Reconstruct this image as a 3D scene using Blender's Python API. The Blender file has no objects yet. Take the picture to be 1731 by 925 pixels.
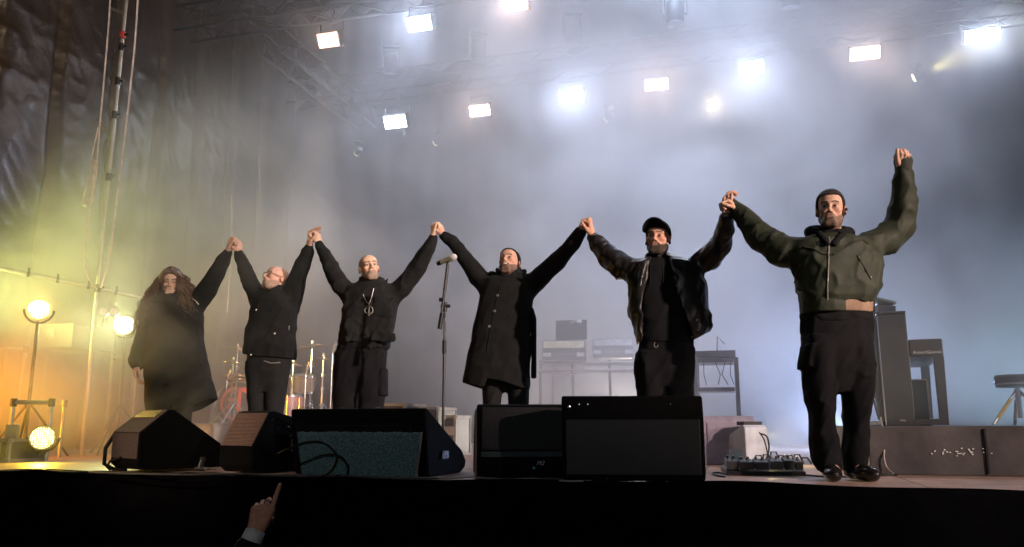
import bpy, bmesh, math, random
import numpy as np
from mathutils import Vector, Matrix
random.seed(7)
R = math.radians
scene = bpy.context.scene
COL = scene.collection

# ------------------------------------------------------------------ camera
FPX = 1350.0
U0, V0 = 865.5, 462.5
PITCH = math.atan(255.5 / 1350.0)
ZS = 1.75                       # stage floor above the ground
CAMZ = ZS + 0.325
cam_d = bpy.data.cameras.new('camera')
cam = bpy.data.objects.new('camera', cam_d)
COL.objects.link(cam)
cam.location = (0, 0, CAMZ)
cam.rotation_euler = (math.pi / 2 + PITCH, 0, 0)
cam_d.sensor_width = 36
cam_d.lens = 36 * FPX / 1731.0
cam_d.clip_start = 0.05
cam_d.clip_end = 3000
scene.camera = cam
CP, SP = math.cos(PITCH), math.sin(PITCH)

def ray(u, v):
    b = (V0 - v) / FPX
    return np.array([(u - U0) / FPX, CP - SP * b, SP + CP * b])

def at(u, v, Y):
    d = ray(u, v)
    return d * (Y / d[1]) + np.array([0, 0, CAMZ])

def floorpt(u, v, z=0.0):
    d = ray(u, v)
    k = (ZS + z - CAMZ) / d[2]
    return d * k + np.array([0, 0, CAMZ])

E0 = floorpt(0, 797)
E1 = floorpt(1731, 831)
SV = (E1 - E0) / np.linalg.norm(E1 - E0)          # along the stage edge
TV = np.array([-SV[1], SV[0], 0])                 # into the stage
SANG = math.atan2(SV[1], SV[0])

def S(s, t, z=0.0):
    return E0 + SV * s + TV * t + np.array([0, 0, z])

def st_of(p):
    q = np.asarray(p) - E0
    return float(q @ SV), float(q @ TV), float(p[2] - ZS)

def onT(u, v, T):
    d = ray(u, v)
    o = np.array([0, 0, CAMZ])
    k = (T - (o - E0) @ TV) / (d @ TV)
    return o + d * k

# ------------------------------------------------------------------ world, lights, exposure
world = bpy.data.worlds.new('World')
scene.world = world
world.use_nodes = True
wn = world.node_tree.nodes
wl = world.node_tree.links
sky = wn.new('ShaderNodeTexSky')
sky.sky_type = 'NISHITA'
sky.sun_disc = False
sky.sun_elevation = R(-4)
sky.sun_rotation = R(200)
bg = wn['Background']
bg.inputs['Strength'].default_value = 0.012
wl.new(sky.outputs['Color'], bg.inputs['Color'])

scene.view_settings.view_transform = 'Standard'
scene.view_settings.look = 'None'
scene.view_settings.gamma = 1
scene.view_settings.exposure = 0.12
scene.render.engine = 'CYCLES'
cy = scene.cycles
cy.use_denoising = True
cy.use_adaptive_sampling = True
cy.adaptive_threshold = 0.02
cy.max_bounces = 6
cy.diffuse_bounces = 2
cy.glossy_bounces = 2
cy.transmission_bounces = 2
cy.volume_bounces = 1
cy.transparent_max_bounces = 8
cy.volume_step_rate = 1.0
cy.volume_max_steps = 96
cy.sample_clamp_indirect = 4.0
cy.sample_clamp_direct = 0.0
cy.caustics_reflective = False
cy.caustics_refractive = False
try:
    cy.use_light_tree = True
except Exception:
    pass

def spot(name, loc, target, power, color, size_deg, blend=0.5, radius=0.06):
    d = bpy.data.lights.new(name, 'SPOT')
    d.energy = power
    d.color = color
    d.spot_size = R(size_deg)
    d.spot_blend = blend
    d.shadow_soft_size = radius
    o = bpy.data.objects.new(name, d)
    COL.objects.link(o)
    o.location = Vector(loc)
    o.rotation_euler = (Vector(target) - Vector(loc)).to_track_quat('-Z', 'Y').to_euler()
    return o

COOL = (0.60, 0.72, 1.0)
WARM = (1.0, 0.80, 0.66)
YEL = (1.0, 0.72, 0.12)
# follow spots far out over the audience (what lights the faces and coats)
FOH = (16, -9, ZS + 6.0)
for (u, v, Y, k, c, deg) in [(1410, 400, 4.92, 9000, (1.0, 0.76, 0.64), 10.0), (1115, 440, 5.65, 9000, (1.0, 0.60, 0.47), 8.0),
                            (858, 480, 6.5, 7500, (1.0, 0.87, 0.82), 8.0), (622, 485, 6.76, 6500, (1.0, 0.88, 0.80), 8.0), (380, 500, 7.1, 5000, (1.0, 0.82, 0.70), 9.5)]:
    spot('follow_spot', FOH, at(u, v, Y), k, c, deg, 0.55, 0.2)
spot('front_fill', (-3, -18, ZS + 7.5), at(700, 480, 6.6), 1700, (0.88, 0.94, 1.0), 26, 0.7, 0.25)  # unseen cool fill added out front for coats and dark gear
spot('front_fill', (8, -10, ZS + 6.5), S(-3.5, 4.6, 3.6), 7000, (1.0, 0.74, 0.48), 26, 0.8, 0.25)  # unseen warm fill added to light the tarpaulin
spot('front_fill', (-10, -5, ZS + 5.5), at(300, 728, 5.6), 4600, (1.0, 0.68, 0.46), 6.2, 0.7, 0.2)  # unseen narrow spot added for the backs of the two left monitors
spot('front_fill', (12, -10, ZS + 7), at(1610, 785, 5.3), 12500, (1.0, 0.78, 0.68), 10.5, 0.5, 0.25)  # unseen spot added to lift the riser, piano and floor
# back-of-stage floor lamps, hidden behind the gear
spot('floor_lamp', S(9.6, 7.6, 0.25), S(8.0, 2.0, 0.9), 700, (0.42, 0.80, 1.0), 70, 0.9, 0.1)
spot('floor_lamp', S(6.3, 7.8, 0.25), S(5.2, 2.6, 1.4), 560, (0.46, 0.60, 1.0), 95, 0.9, 0.1)
spot('floor_lamp', S(3.6, 7.9, 0.25), S(3.4, 2.6, 1.4), 340, (1.0, 0.86, 0.72), 100, 0.9, 0.1)
# unseen lamps added above the picture to brighten the upper smoke evenly
for (s_, k) in ((1.2, 1000), (3.4, 3900), (5.6, 3900), (7.4, 1100)):
    spot('smoke_fill', S(s_, 2.6, 8.4), S(s_ * .8 + 1.1, 6.4, 3.6), k, (0.66, 0.76, 1.0), 70, 1.0, 0.2)
# amber and green-yellow side lamps, off to the left of the picture
spot('side_lamp', S(-2.75, 1.0, 0.6), S(-0.2, 3.0, 0.9), 560, (1.0, 0.32, 0.0), 80, 0.9, 0.08)
spot('side_lamp', S(-3.25, 1.5, 1.5), S(0.2, 4.4, 3.2), 700, (0.92, 0.90, 0.24), 85, 0.9, 0.08)

# ------------------------------------------------------------------ materials
def nodes_of(m):
    m.use_nodes = True
    return m.node_tree.nodes, m.node_tree.links

MATS = {}
def mat(name, color, rough=0.6, metal=0.0, var=0.25, nscale=8.0, bump=0.0, bscale=60.0, spec=0.5, coat=0.0, attr=None, stretch=None, wrinkle=None):
    if name in MATS:
        return MATS[name]
    m = bpy.data.materials.new(name)
    n, l = nodes_of(m)
    p = n['Principled BSDF']
    p.inputs['Roughness'].default_value = rough
    p.inputs['Metallic'].default_value = metal
    p.inputs['Specular IOR Level'].default_value = spec
    p.inputs['Coat Weight'].default_value = coat
    tc = n.new('ShaderNodeTexCoord')
    src = tc.outputs['Object']
    if stretch:
        mp = n.new('ShaderNodeMapping')
        mp.inputs['Scale'].default_value = stretch
        l.new(src, mp.inputs['Vector'])
        src = mp.outputs['Vector']
    nz = n.new('ShaderNodeTexNoise')
    nz.inputs['Scale'].default_value = nscale
    nz.inputs['Detail'].default_value = 4
    l.new(src, nz.inputs['Vector'])
    mr = n.new('ShaderNodeMapRange')
    mr.inputs['From Min'].default_value = 0.3
    mr.inputs['From Max'].default_value = 0.7
    mr.inputs['To Min'].default_value = 1 - var
    mr.inputs['To Max'].default_value = 1 + var
    l.new(nz.outputs['Fac'], mr.inputs['Value'])
    mx = n.new('ShaderNodeVectorMath')
    mx.operation = 'SCALE'
    if attr:
        at_ = n.new('ShaderNodeAttribute')
        at_.attribute_name = attr
        l.new(at_.outputs['Color'], mx.inputs[0])
    else:
        mx.inputs[0].default_value = color[:3]
    l.new(mr.outputs['Result'], mx.inputs['Scale'])
    l.new(mx.outputs['Vector'], p.inputs['Base Color'])
    if bump > 0:
        b2 = n.new('ShaderNodeTexNoise')
        b2.inputs['Scale'].default_value = bscale
        b2.inputs['Detail'].default_value = 3
        l.new(src, b2.inputs['Vector'])
        bp = n.new('ShaderNodeBump')
        bp.inputs['Strength'].default_value = bump
        bp.inputs['Distance'].default_value = 0.01
        l.new(b2.outputs['Fac'], bp.inputs['Height'])
        l.new(bp.outputs['Normal'], p.inputs['Normal'])
        if wrinkle:
            wz = n.new('ShaderNodeTexNoise')
            wz.noise_type = 'RIDGED_MULTIFRACTAL'
            wz.inputs['Scale'].default_value = wrinkle[0]
            wz.inputs['Detail'].default_value = 2.5
            wz.inputs['Roughness'].default_value = 0.45
            wz.inputs['Distortion'].default_value = 0.8
            wm = n.new('ShaderNodeMapping')
            wm.inputs['Rotation'].default_value = (0.3, 0.5, 0.2)
            wm.inputs['Scale'].default_value = (1.0, 1.0, 0.6)
            l.new(tc.outputs['Object'], wm.inputs['Vector'])
            l.new(wm.outputs['Vector'], wz.inputs['Vector'])
            wb = n.new('ShaderNodeBump')
            wb.inputs['Strength'].default_value = wrinkle[1]
            wb.inputs['Distance'].default_value = 0.02
            l.new(wz.outputs['Fac'], wb.inputs['Height'])
            l.new(wb.outputs['Normal'], bp.inputs['Normal'])
    MATS[name] = m
    return m

def emit(name, color, strength):
    if name in MATS:
        return MATS[name]
    m = bpy.data.materials.new(name)
    n, l = nodes_of(m)
    n.remove(n['Principled BSDF'])
    e = n.new('ShaderNodeEmission')
    e.inputs['Color'].default_value = (*color, 1)
    e.inputs['Strength'].default_value = strength
    l.new(e.outputs[0], n['Material Output'].inputs['Surface'])
    MATS[name] = m
    return m

M_BLACK = mat('black_paint', (0.007, 0.007, 0.008), 0.45, bump=0.15, bscale=220, spec=0.3)
M_BLACKROUGH = mat('black_texture_paint', (0.0035, 0.0035, 0.004), 0.85, bump=0.5, bscale=260, spec=0.1)
M_CARPETBACK = mat('speaker_carpet', (0.10, 0.075, 0.065), 0.95, var=0.5, nscale=160, bump=0.8, bscale=240)
M_GRILLE = mat('perforated_grille', (0.010, 0.010, 0.011), 0.5, metal=0.3, var=0.3, nscale=100, bump=0.6, bscale=180)
M_STEEL = mat('chrome', (0.75, 0.75, 0.76), 0.18, metal=1.0, var=0.06)
M_ALU = mat('aluminium', (0.34, 0.33, 0.31), 0.5, metal=0.7, var=0.2)
M_DARKMETAL = mat('dark_metal', (0.03, 0.03, 0.032), 0.35, metal=0.7)
M_RUBBER = mat('rubber_cable', (0.012, 0.012, 0.012), 0.55, var=0.1)
M_SKIRT = mat('black_skirt_cloth', (0.003, 0.003, 0.0035), 1.0, bump=0.2, bscale=90, spec=0.0)
M_WHITE = mat('white_plastic', (0.7, 0.7, 0.68), 0.45)
M_STRAP = mat('webbing_strap', (0.50, 0.40, 0.32), 0.8, var=0.3, nscale=12)
M_WOODDARK = mat('dark_wood', (0.09, 0.05, 0.03), 0.5, var=0.4, nscale=14)

# ------------------------------------------------------------------ mesh building
class G:
    """collects shapes; build() links them as one mesh object"""
    def __init__(self):
        self.v, self.f, self.mi = [], [], []
    def add(self, verts, faces, mi=0):
        o = len(self.v)
        self.v += [tuple(float(c) for c in p) for p in verts]
        self.f += [tuple(o + i for i in f) for f in faces]
        self.mi += [mi] * len(faces)
        return self
    def box(self, c, size, rot=None, mi=0):
        hx, hy, hz = size[0] / 2, size[1] / 2, size[2] / 2
        vs = [Vector((x, y, z)) for x in (-hx, hx) for y in (-hy, hy) for z in (-hz, hz)]
        if rot is not None:
            vs = [rot @ p for p in vs]
        c = Vector(c)
        vs = [p + c for p in vs]
        return self.add(vs, [(0, 1, 3, 2), (4, 6, 7, 5), (0, 4, 5, 1), (2, 3, 7, 6), (0, 2, 6, 4), (1, 5, 7, 3)], mi)
    def tube(self, pts, r, n=8, mi=0, flat=None):
        pts = [Vector(p) for p in pts]
        m = len(pts)
        rs = r if isinstance(r, (list, tuple)) else [r] * m
        vs, fs = [], []
        up = None
        for i, p in enumerate(pts):
            d = (pts[min(i + 1, m - 1)] - pts[max(i - 1, 0)]).normalized()
            if up is None:
                up = Vector((0, 0, 1)) if abs(d.z) < 0.9 else Vector((1, 0, 0))
            a = d.cross(up)
            a = a.normalized() if a.length > 1e-6 else d.orthogonal().normalized()
            b = a.cross(d).normalized()
            up = b
            for k in range(n):
                an = 2 * math.pi * k / n
                fb = flat if flat else 1.0
                vs.append(p + a * (rs[i] * math.cos(an)) + b * (rs[i] * fb * math.sin(an)))
        for i in range(m - 1):
            for k in range(n):
                k2 = (k + 1) % n
                fs.append((i * n + k, i * n + k2, (i + 1) * n + k2, (i + 1) * n + k))
        fs.append(tuple(range(n - 1, -1, -1)))
        fs.append(tuple((m - 1) * n + k for k in range(n)))
        return self.add(vs, fs, mi)
    def lathe(self, prof, n=24, origin=(0, 0, 0), rot=None, mi=0, caps=True):
        """prof: list of (r, z), turned round z"""
        vs, fs = [], []
        for (r, z) in prof:
            for k in range(n):
                an = 2 * math.pi * k / n
                p = Vector((max(r, 1e-4) * math.cos(an), max(r, 1e-4) * math.sin(an), z))
                if rot is not None:
                    p = rot @ p
                vs.append(p + Vector(origin))
        m = len(prof)
        for i in range(m - 1):
            for k in range(n):
                k2 = (k + 1) % n
                fs.append((i * n + k, i * n + k2, (i + 1) * n + k2, (i + 1) * n + k))
        if caps:
            fs.append(tuple(range(n - 1, -1, -1)))
            fs.append(tuple((m - 1) * n + k for k in range(n)))
        return self.add(vs, fs, mi)
    def prism(self, poly, x0, x1, mi=0, axis='x', taper=None):
        """poly in (y, z) swept along x; axis 'y' sweeps an (x, z) outline along y"""
        n = len(poly)
        def P(q, s):
            return (s, q[0], q[1]) if axis == 'x' else (q[0], s, q[1])
        p0 = [P(q, x0) for q in poly]
        p1 = [P(q, x1) for q in poly]
        fs = [tuple(range(n)), tuple(range(2 * n - 1, n - 1, -1))]
        for i in range(n):
            j = (i + 1) % n
            fs.append((i, n + i, n + j, j))
        return self.add(p0 + p1, fs, mi)
    def build(self, name, m, parent=None, loc=None, smooth=False, bevel=0.0, rotz=0.0):
        me = bpy.data.meshes.new(name)
        me.from_pydata(self.v, [], self.f)
        ms = m if isinstance(m, (list, tuple)) else [m]
        for q in ms:
            me.materials.append(q)
        if len(ms) > 1:
            me.polygons.foreach_set('material_index', self.mi)
        bm = bmesh.new()
        bm.from_mesh(me)
        bmesh.ops.recalc_face_normals(bm, faces=bm.faces)
        bm.to_mesh(me)
        bm.free()
        if smooth:
            me.polygons.foreach_set('use_smooth', [True] * len(me.polygons))
            try:
                me.set_sharp_from_angle(angle=R(38))
            except Exception:
                pass
        o = bpy.data.objects.new(name, me)
        COL.objects.link(o)
        if parent is not None:
            o.parent = parent
        if loc is not None:
            o.location = Vector(loc)
        if rotz:
            o.rotation_euler = (0, 0, rotz)
        if bevel > 0:
            b = o.modifiers.new('bevel', 'BEVEL')
            b.width = bevel
            b.segments = 2
            b.limit_method = 'ANGLE'
            b.angle_limit = R(35)
        return o

def tag(o, label=None, cat=None, group=None, kind=None):
    if label: o['label'] = label
    if cat: o['category'] = cat
    if group: o['group'] = group
    if kind: o['kind'] = kind
    return o

def thing(name, label, cat, loc=(0, 0, 0), rotz=0.0, group=None):
    o = bpy.data.objects.new(name, None)
    COL.objects.link(o)
    o.empty_display_size = 0.1
    o.location = Vector(loc)
    o.rotation_euler = (0, 0, rotz)
    return tag(o, label, cat, group)

def local(o, p):
    """world point into the frame of a thing's Empty (rotation about z only)"""
    d = Vector(p) - o.location
    c, s_ = math.cos(-o.rotation_euler[2]), math.sin(-o.rotation_euler[2])
    return Vector((c * d.x - s_ * d.y, s_ * d.x + c * d.y, d.z))

def lettering(name, text, size, m, parent, loc, rot, extrude=0.0008, small_caps=None, shear=0.0):
    c = bpy.data.curves.new(name, 'FONT')
    c.body = text
    c.size = size
    c.extrude = extrude
    c.shear = shear
    c.align_x = 'CENTER'
    c.align_y = 'CENTER'
    if small_caps:
        c.small_caps_scale = small_caps
        for i, ch in enumerate(text):
            c.body_format[i].use_small_caps = True
    tmp = bpy.data.objects.new('tmp', c)
    COL.objects.link(tmp)
    bpy.context.view_layer.update()
    me = bpy.data.meshes.new_from_object(tmp.evaluated_get(bpy.context.evaluated_depsgraph_get()))
    bpy.data.objects.remove(tmp)
    me.name = name
    me.materials.clear()
    me.materials.append(m)
    o = bpy.data.objects.new(name, me)
    COL.objects.link(o)
    o.parent = parent
    o.location = Vector(loc)
    o.rotation_euler = rot
    return o

# ------------------------------------------------------------------ numpy noise
def _h(ix, iy, iz):
    n = (ix * 374761393 + iy * 668265263 + iz * 2147483647 % 4294967291).astype(np.int64)
    n = (n ^ (n >> 13)) * 1274126177
    n = n & 0x7fffffff
    n = (n ^ (n >> 16)) & 0xffff
    return n.astype(np.float32) / 65535.0

def vnoise(P):
    """value noise in -1..1"""
    P = np.asarray(P, dtype=np.float64)
    i = np.floor(P).astype(np.int64)
    f = (P - i).astype(np.float32)
    f = f * f * (3 - 2 * f)
    x, y, z = i[:, 0], i[:, 1], i[:, 2]
    r = 0
    for dx in (0, 1):
        wx = f[:, 0] if dx else 1 - f[:, 0]
        for dy in (0, 1):
            wy = f[:, 1] if dy else 1 - f[:, 1]
            for dz in (0, 1):
                wz = f[:, 2] if dz else 1 - f[:, 2]
                r = r + wx * wy * wz * _h(x + dx, y + dy, z + dz)
    return r * 2 - 1
# ------------------------------------------------------------------ setting
def stage_obj(g, name, m, **k):
    """mesh given in stage coordinates (s, t, z above the stage floor)"""
    o = g.build(name, m, **k)
    o.location = Vector((E0[0], E0[1], ZS))
    o.rotation_euler = (0, 0, SANG)
    return o

M_GROUND = mat('asphalt_ground', (0.03, 0.03, 0.03), 0.9, bump=0.3, bscale=40)
g = G(); g.add([(-300, -300, 0), (300, -300, 0), (300, 300, 0), (-300, 300, 0)], [(0, 1, 2, 3)])
tag(g.build('ground', M_GROUND), kind='structure')

def plywood():
    m = bpy.data.materials.new('stage_plywood')
    n, l = nodes_of(m)
    p = n['Principled BSDF']
    p.inputs['Roughness'].default_value = 0.42
    tc = n.new('ShaderNodeTexCoord')
    br = n.new('ShaderNodeTexBrick')
    br.inputs['Scale'].default_value = 1.0
    br.inputs['Brick Width'].default_value = 2.4
    br.inputs['Row Height'].default_value = 1.2
    br.inputs['Mortar Size'].default_value = 0.006
    br.inputs['Color1'].default_value = (0.45, 0.30, 0.24, 1)
    br.inputs['Color2'].default_value = (0.39, 0.255, 0.205, 1)
    br.inputs['Mortar'].default_value = (0.01, 0.01, 0.01, 1)
    l.new(tc.outputs['Object'], br.inputs['Vector'])
    nz = n.new('ShaderNodeTexNoise')
    nz.inputs['Scale'].default_value = 5
    nz.inputs['Detail'].default_value = 8
    nz.inputs['Roughness'].default_value = 0.7
    l.new(tc.outputs['Object'], nz.inputs['Vector'])
    mr = n.new('ShaderNodeMapRange')
    mr.inputs['From Min'].default_value = 0.3
    mr.inputs['From Max'].default_value = 0.7
    mr.inputs['To Min'].default_value = 0.55
    mr.inputs['To Max'].default_value = 1.3
    l.new(nz.outputs['Fac'], mr.inputs['Value'])
    sc = n.new('ShaderNodeVectorMath'); sc.operation = 'SCALE'
    l.new(br.outputs['Color'], sc.inputs[0])
    l.new(mr.outputs['Result'], sc.inputs['Scale'])
    l.new(sc.outputs['Vector'], p.inputs['Base Color'])
    bp = n.new('ShaderNodeBump'); bp.inputs['Strength'].default_value = 0.2
    bp.inputs['Distance'].default_value = 0.004
    l.new(nz.outputs['Fac'], bp.inputs['Height'])
    l.new(bp.outputs['Normal'], p.inputs['Normal'])
    return m
g = G(); g.box((5, 4.99, -0.1), (26, 9.98, 0.2))
tag(stage_obj(g, 'stage_floor', plywood()), kind='structure')

# black cloth hung down the front of the stage, slightly rippled
g = G(); nx = 520
vs, fs = [], []
for i in range(nx + 1):
    s = -8 + 26 * i / nx
    for (z, a) in ((0.012, 0.3), (-0.05, 0.5), (-0.8, 0.9), (-1.745, 1.3)):
        sag = 0.010 * math.sin(s * 1.7 + 0.6 * math.sin(s * .9)) + 0.006 * math.sin(s * 5.3)
        w = 0.018 * math.sin(s * 9 + 1.5 * math.sin(s * 2.3)) * a
        vs.append((s, -0.02 - 0.02 * a + w, z + (sag if z > -0.1 else 0)))
for i in range(nx):
    for k in range(3):
        fs.append((i * 4 + k, i * 4 + k + 1, (i + 1) * 4 + k + 1, (i + 1) * 4 + k))
g.add(vs, fs)
o = stage_obj(g, 'stage_skirt', M_SKIRT, smooth=True)
md = o.modifiers.new('thick', 'SOLIDIFY'); md.thickness = 0.006
tag(o, 'long black cloth skirt hanging down the whole front of the stage', 'stage skirt')

def cloth_sheet(name, s_of, t_of, L, H, nu, nv, disp, m):
    pts = []
    for j in range(nv + 1):
        for i in range(nu + 1):
            pts.append((i / nu * L, j / nv * H))
    pts = np.array(pts)
    d = disp(pts[:, 0], pts[:, 1])
    g = G()
    vs = [(s_of(a, q), t_of(a, q), z) for (a, z), q in zip(pts, d)]
    fs = []
    for j in range(nv):
        for i in range(nu):
            k = j * (nu + 1) + i
            fs.append((k, k + 1, k + nu + 2, k + nu + 1))
    g.add(vs, fs)
    o = stage_obj(g, name, m, smooth=True)
    md = o.modifiers.new('thick', 'SOLIDIFY'); md.thickness = 0.004
    return o

def n2(a, z, fx, fz, o=0.0):
    return vnoise(np.stack([a * fx + o, z * fz + 3.1 + o, np.full_like(a, 7.7 + o)], 1))

def tarp_disp(a, z):
    d = 0.10 * n2(a, z, 0.9, 0.35) + 0.05 * n2(a, z, 2.6, 0.8, 5)
    r1 = 1 - np.abs(n2(a, z, 3.5, 2.2, 11)); r2 = 1 - np.abs(n2(a + 0.6 * z, z, 5.5, 3.5, 17))
    d = d + 0.022 * r1 ** 3 + 0.018 * r2 ** 4
    for k in range(9):                       # seams every 0.9 m pull the sheet in
        d = d - 0.10 * np.exp(-((a - 0.55 - 0.95 * k) / 0.07) ** 2)
    return d
M_TARP = mat('black_plastic_tarpaulin', (0.032, 0.020, 0.012), 0.38, var=0.35, nscale=3, bump=1.0, bscale=9, spec=0.38)
tarp = cloth_sheet('side_tarpaulin', lambda a, q: -3.5 + q, lambda a, q: a, 9.2, 9.0, 230, 225, tarp_disp, M_TARP)
tag(tarp, 'creased shiny black plastic sheet closing the left side of the stage', 'tarpaulin')
M_DRAPE = mat('black_backdrop_cloth', (0.003, 0.003, 0.0035), 0.95, var=0.2)
drape = cloth_sheet('backdrop_curtain', lambda a, q: -4.2 + a, lambda a, q: 9.4 + q, 21.0, 9.0, 380, 12,
                    lambda a, z: 0.05 * np.sin(a * 5 + 2 * np.sin(a * 1.3)) + 0.02 * np.sin(a * 13), M_DRAPE)
tag(drape, 'black cloth backdrop hung across the back of the stage behind the smoke', 'curtain')

# wide webbing seams taped down the tarpaulin (thin dark strips)
# ------------------------------------------------------------------ stage smoke
def smoke_material(name, D0, blobs, tfall, color, aniso, nscale, seed, lo, hi, ntop=1.5, nbot=0.28, detail=3.5):
    m = bpy.data.materials.new(name)
    n, l = nodes_of(m)
    n.remove(n['Principled BSDF'])
    pv = n.new('ShaderNodeVolumePrincipled')
    pv.inputs['Color'].default_value = (*color, 1)
    pv.inputs['Anisotropy'].default_value = aniso
    l.new(pv.outputs[0], n['Material Output'].inputs['Volume'])
    tc = n.new('ShaderNodeTexCoord')
    def math_(op, a, b=None, clamp=False):
        k = n.new('ShaderNodeMath'); k.operation = op; k.use_clamp = clamp
        for i, q in enumerate((a, b)):
            if q is None: continue
            if isinstance(q, (int, float)): k.inputs[i].default_value = q
            else: l.new(q, k.inputs[i])
        return k.outputs[0]
    # billows
    mp = n.new('ShaderNodeMapping'); mp.inputs['Location'].default_value = seed
    mp.inputs['Scale'].default_value = (1, 1, 1.25)
    l.new(tc.outputs['Object'], mp.inputs['Vector'])
    nz = n.new('ShaderNodeTexNoise'); nz.inputs['Scale'].default_value = nscale
    nz.inputs['Detail'].default_value = detail; nz.inputs['Roughness'].default_value = 0.58
    nz.inputs['Distortion'].default_value = 0.5
    l.new(mp.outputs[0], nz.inputs['Vector'])
    mr = n.new('ShaderNodeMapRange'); mr.interpolation_type = 'SMOOTHSTEP'
    mr.inputs['From Min'].default_value = lo; mr.inputs['From Max'].default_value = hi
    mr.inputs['To Min'].default_value = nbot; mr.inputs['To Max'].default_value = ntop
    l.new(nz.outputs['Fac'], mr.inputs['Value'])
    total = None
    for (c, r, a) in blobs:
        mq = n.new('ShaderNodeMapping'); mq.vector_type = 'TEXTURE'
        mq.inputs['Location'].default_value = c; mq.inputs['Scale'].default_value = r
        l.new(tc.outputs['Object'], mq.inputs['Vector'])
        gr = n.new('ShaderNodeTexGradient'); gr.gradient_type = 'SPHERICAL'
        l.new(mq.outputs[0], gr.inputs['Vector'])
        x = math_('MULTIPLY', gr.outputs['Fac'], a)
        total = x if total is None else math_('ADD', total, x)
    total = math_('ADD', total, D0)
    if tfall:
        sx = n.new('ShaderNodeSeparateXYZ'); l.new(tc.outputs['Object'], sx.inputs[0])
        mt = n.new('ShaderNodeMapRange'); mt.interpolation_type = 'SMOOTHSTEP'
        mt.inputs['From Min'].default_value = tfall[0]; mt.inputs['From Max'].default_value = tfall[1]
        l.new(sx.outputs[1], mt.inputs['Value'])
        total = math_('MULTIPLY', total, mt.outputs[0])
    dens = math_('MULTIPLY', total, mr.outputs['Result'])
    l.new(dens, pv.inputs['Density'])
    return m

def smoke_box(name, lo, hi, m, step):
    g = G(); c = [(a + b) / 2 for a, b in zip(lo, hi)]
    g.box(c, [b - a for a, b in zip(lo, hi)])
    o = stage_obj(g, name, m)
    m.cycles.volume_step_rate = step
    try: m.cycles.volume_sampling = 'MULTIPLE_IMPORTANCE'
    except Exception: pass
    return tag(o, kind='stuff')

# white stage smoke filling the space behind the performers
# blobs: (centre s,t,z), (radii), density per metre
m = smoke_material('stage_smoke', 0.022, [
        ((4.5, 5.4, 4.8), (4.8, 4.4, 3.4), 0.30),
        ((4.2, 5.4, 1.5), (4.8, 3.4, 2.6), 0.42),
        ((7.4, 6.0, 1.2), (2.6, 3.2, 1.8), 0.34),
        ((-1.3, 2.6, 1.0), (3.0, 2.4, 2.2), 0.38),
        ((4.5, 7.7, 5.9), (7.0, 1.3, 1.3), 0.26),  # extra smoke along the far lamps, added for a bloom-like halo
        ((2.5, 4.7, 6.3), (5.0, 1.0, 1.0), 0.22),  # same added halo smoke along the near lamps
        ((-1.9, 3.2, 2.6), (2.5, 2.2, 1.9), 0.34),
        ((-2.3, 2.0, 0.6), (1.7, 1.3, 1.1), 0.8),
        ((6.9, 2.0, 0.6), (2.4, 1.4, 1.4), 0.45),
        ((0.0, 4.4, 3.0), (3.2, 3.0, 2.0), 0.24),
    ], (0.95, 2.3), (0.92, 0.94, 0.99), 0.25, 0.55, (3.3, 1.2, 0.4), 0.34, 0.68)
smoke_box('smoke', (-3.2, .97, 0.01), (12.5, 9.2, 7.4), m, 0.3)
# thinner wisps that drift in front of the two performers on the left
m = smoke_material('drifting_smoke', 0.0, [
        ((-0.1, 0.85, 0.8), (1.6, 0.85, 1.2), 0.42),
        ((0.9, 0.95, 1.5), (1.2, 0.7, 0.8), 0.25),
    ], None, (0.95, 0.95, 0.92), 0.2, 1.5, (0.0, 5.2, 1.4), 0.42, 0.64, 1.6, 0.1)
smoke_box('smoke', (-1.8, 0.25, 0.01), (2.2, .96, 2.4), m, 0.35)

# ------------------------------------------------------------------ overhead lighting rig
M_TRUSS = mat('black_truss_paint', (0.004, 0.004, 0.0045), 0.5, spec=0.2)
def truss(name, a, b, w, label, loc_group=None, bays=None):
    """square box truss from a to b in stage coordinates"""
    a, b = Vector(a), Vector(b)
    d = b - a; L = d.length; d = d.normalized()
    up = Vector((0, 0, 1)) if abs(d.z) < 0.9 else Vector((0, 1, 0))
    x = d.cross(up).normalized(); y = x.cross(d).normalized()
    base = Vector(S(*a))
    rt = Matrix.Rotation(SANG, 3, 'Z')
    T = thing(name, label, 'truss', base, 0, loc_group)
    ch = [(sx * w / 2, sy * w / 2) for sx, sy in ((-1, -1), (1, -1), (1, 1), (-1, 1))]
    def P(q, k): return rt @ (d * k + x * q[0] + y * q[1])
    for q in ch:
        G().tube([P(q, 0), P(q, L)], 0.024, 8).build('chord', M_TRUSS, T, smooth=True)
    nb = bays or max(2, int(L / w / 1.05))
    g = G()
    for i in range(nb):
        k0, k1 = L * i / nb, L * (i + 1) / nb
        for j in range(4):
            q0, q1 = ch[j], ch[(j + 1) % 4]
            if i % 2: q0, q1 = q1, q0
            g.tube([P(q0, k0), P(q1, k1)], 0.011, 6)
    g.build('lacing', M_TRUSS, T, smooth=True)
    return T

TA, TB = 8.2, 5.0
zA = st_of(onT(1160, 135, TA))[2]
zB = st_of(onT(709, 40, TB))[2]
truss('lighting_truss', (-3.0, TA + .1, zA + 0.62), (11.5, TA + .1, zA + 0.62), 0.4, 'aluminium box truss carrying the far row of lamps across the stage')
truss('lighting_truss', (-3.0, TB + .1, zB + 0.62), (11.5, TB + .1, zB + 0.62), 0.4, 'aluminium box truss carrying the near, higher row of lamps')
truss('lighting_truss', (-1.75, 5.6, zB + 0.42), (-1.75, 9.0, zB + 0.42), 0.4, 'aluminium box truss running back along the left side above the tarpaulin')

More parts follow.
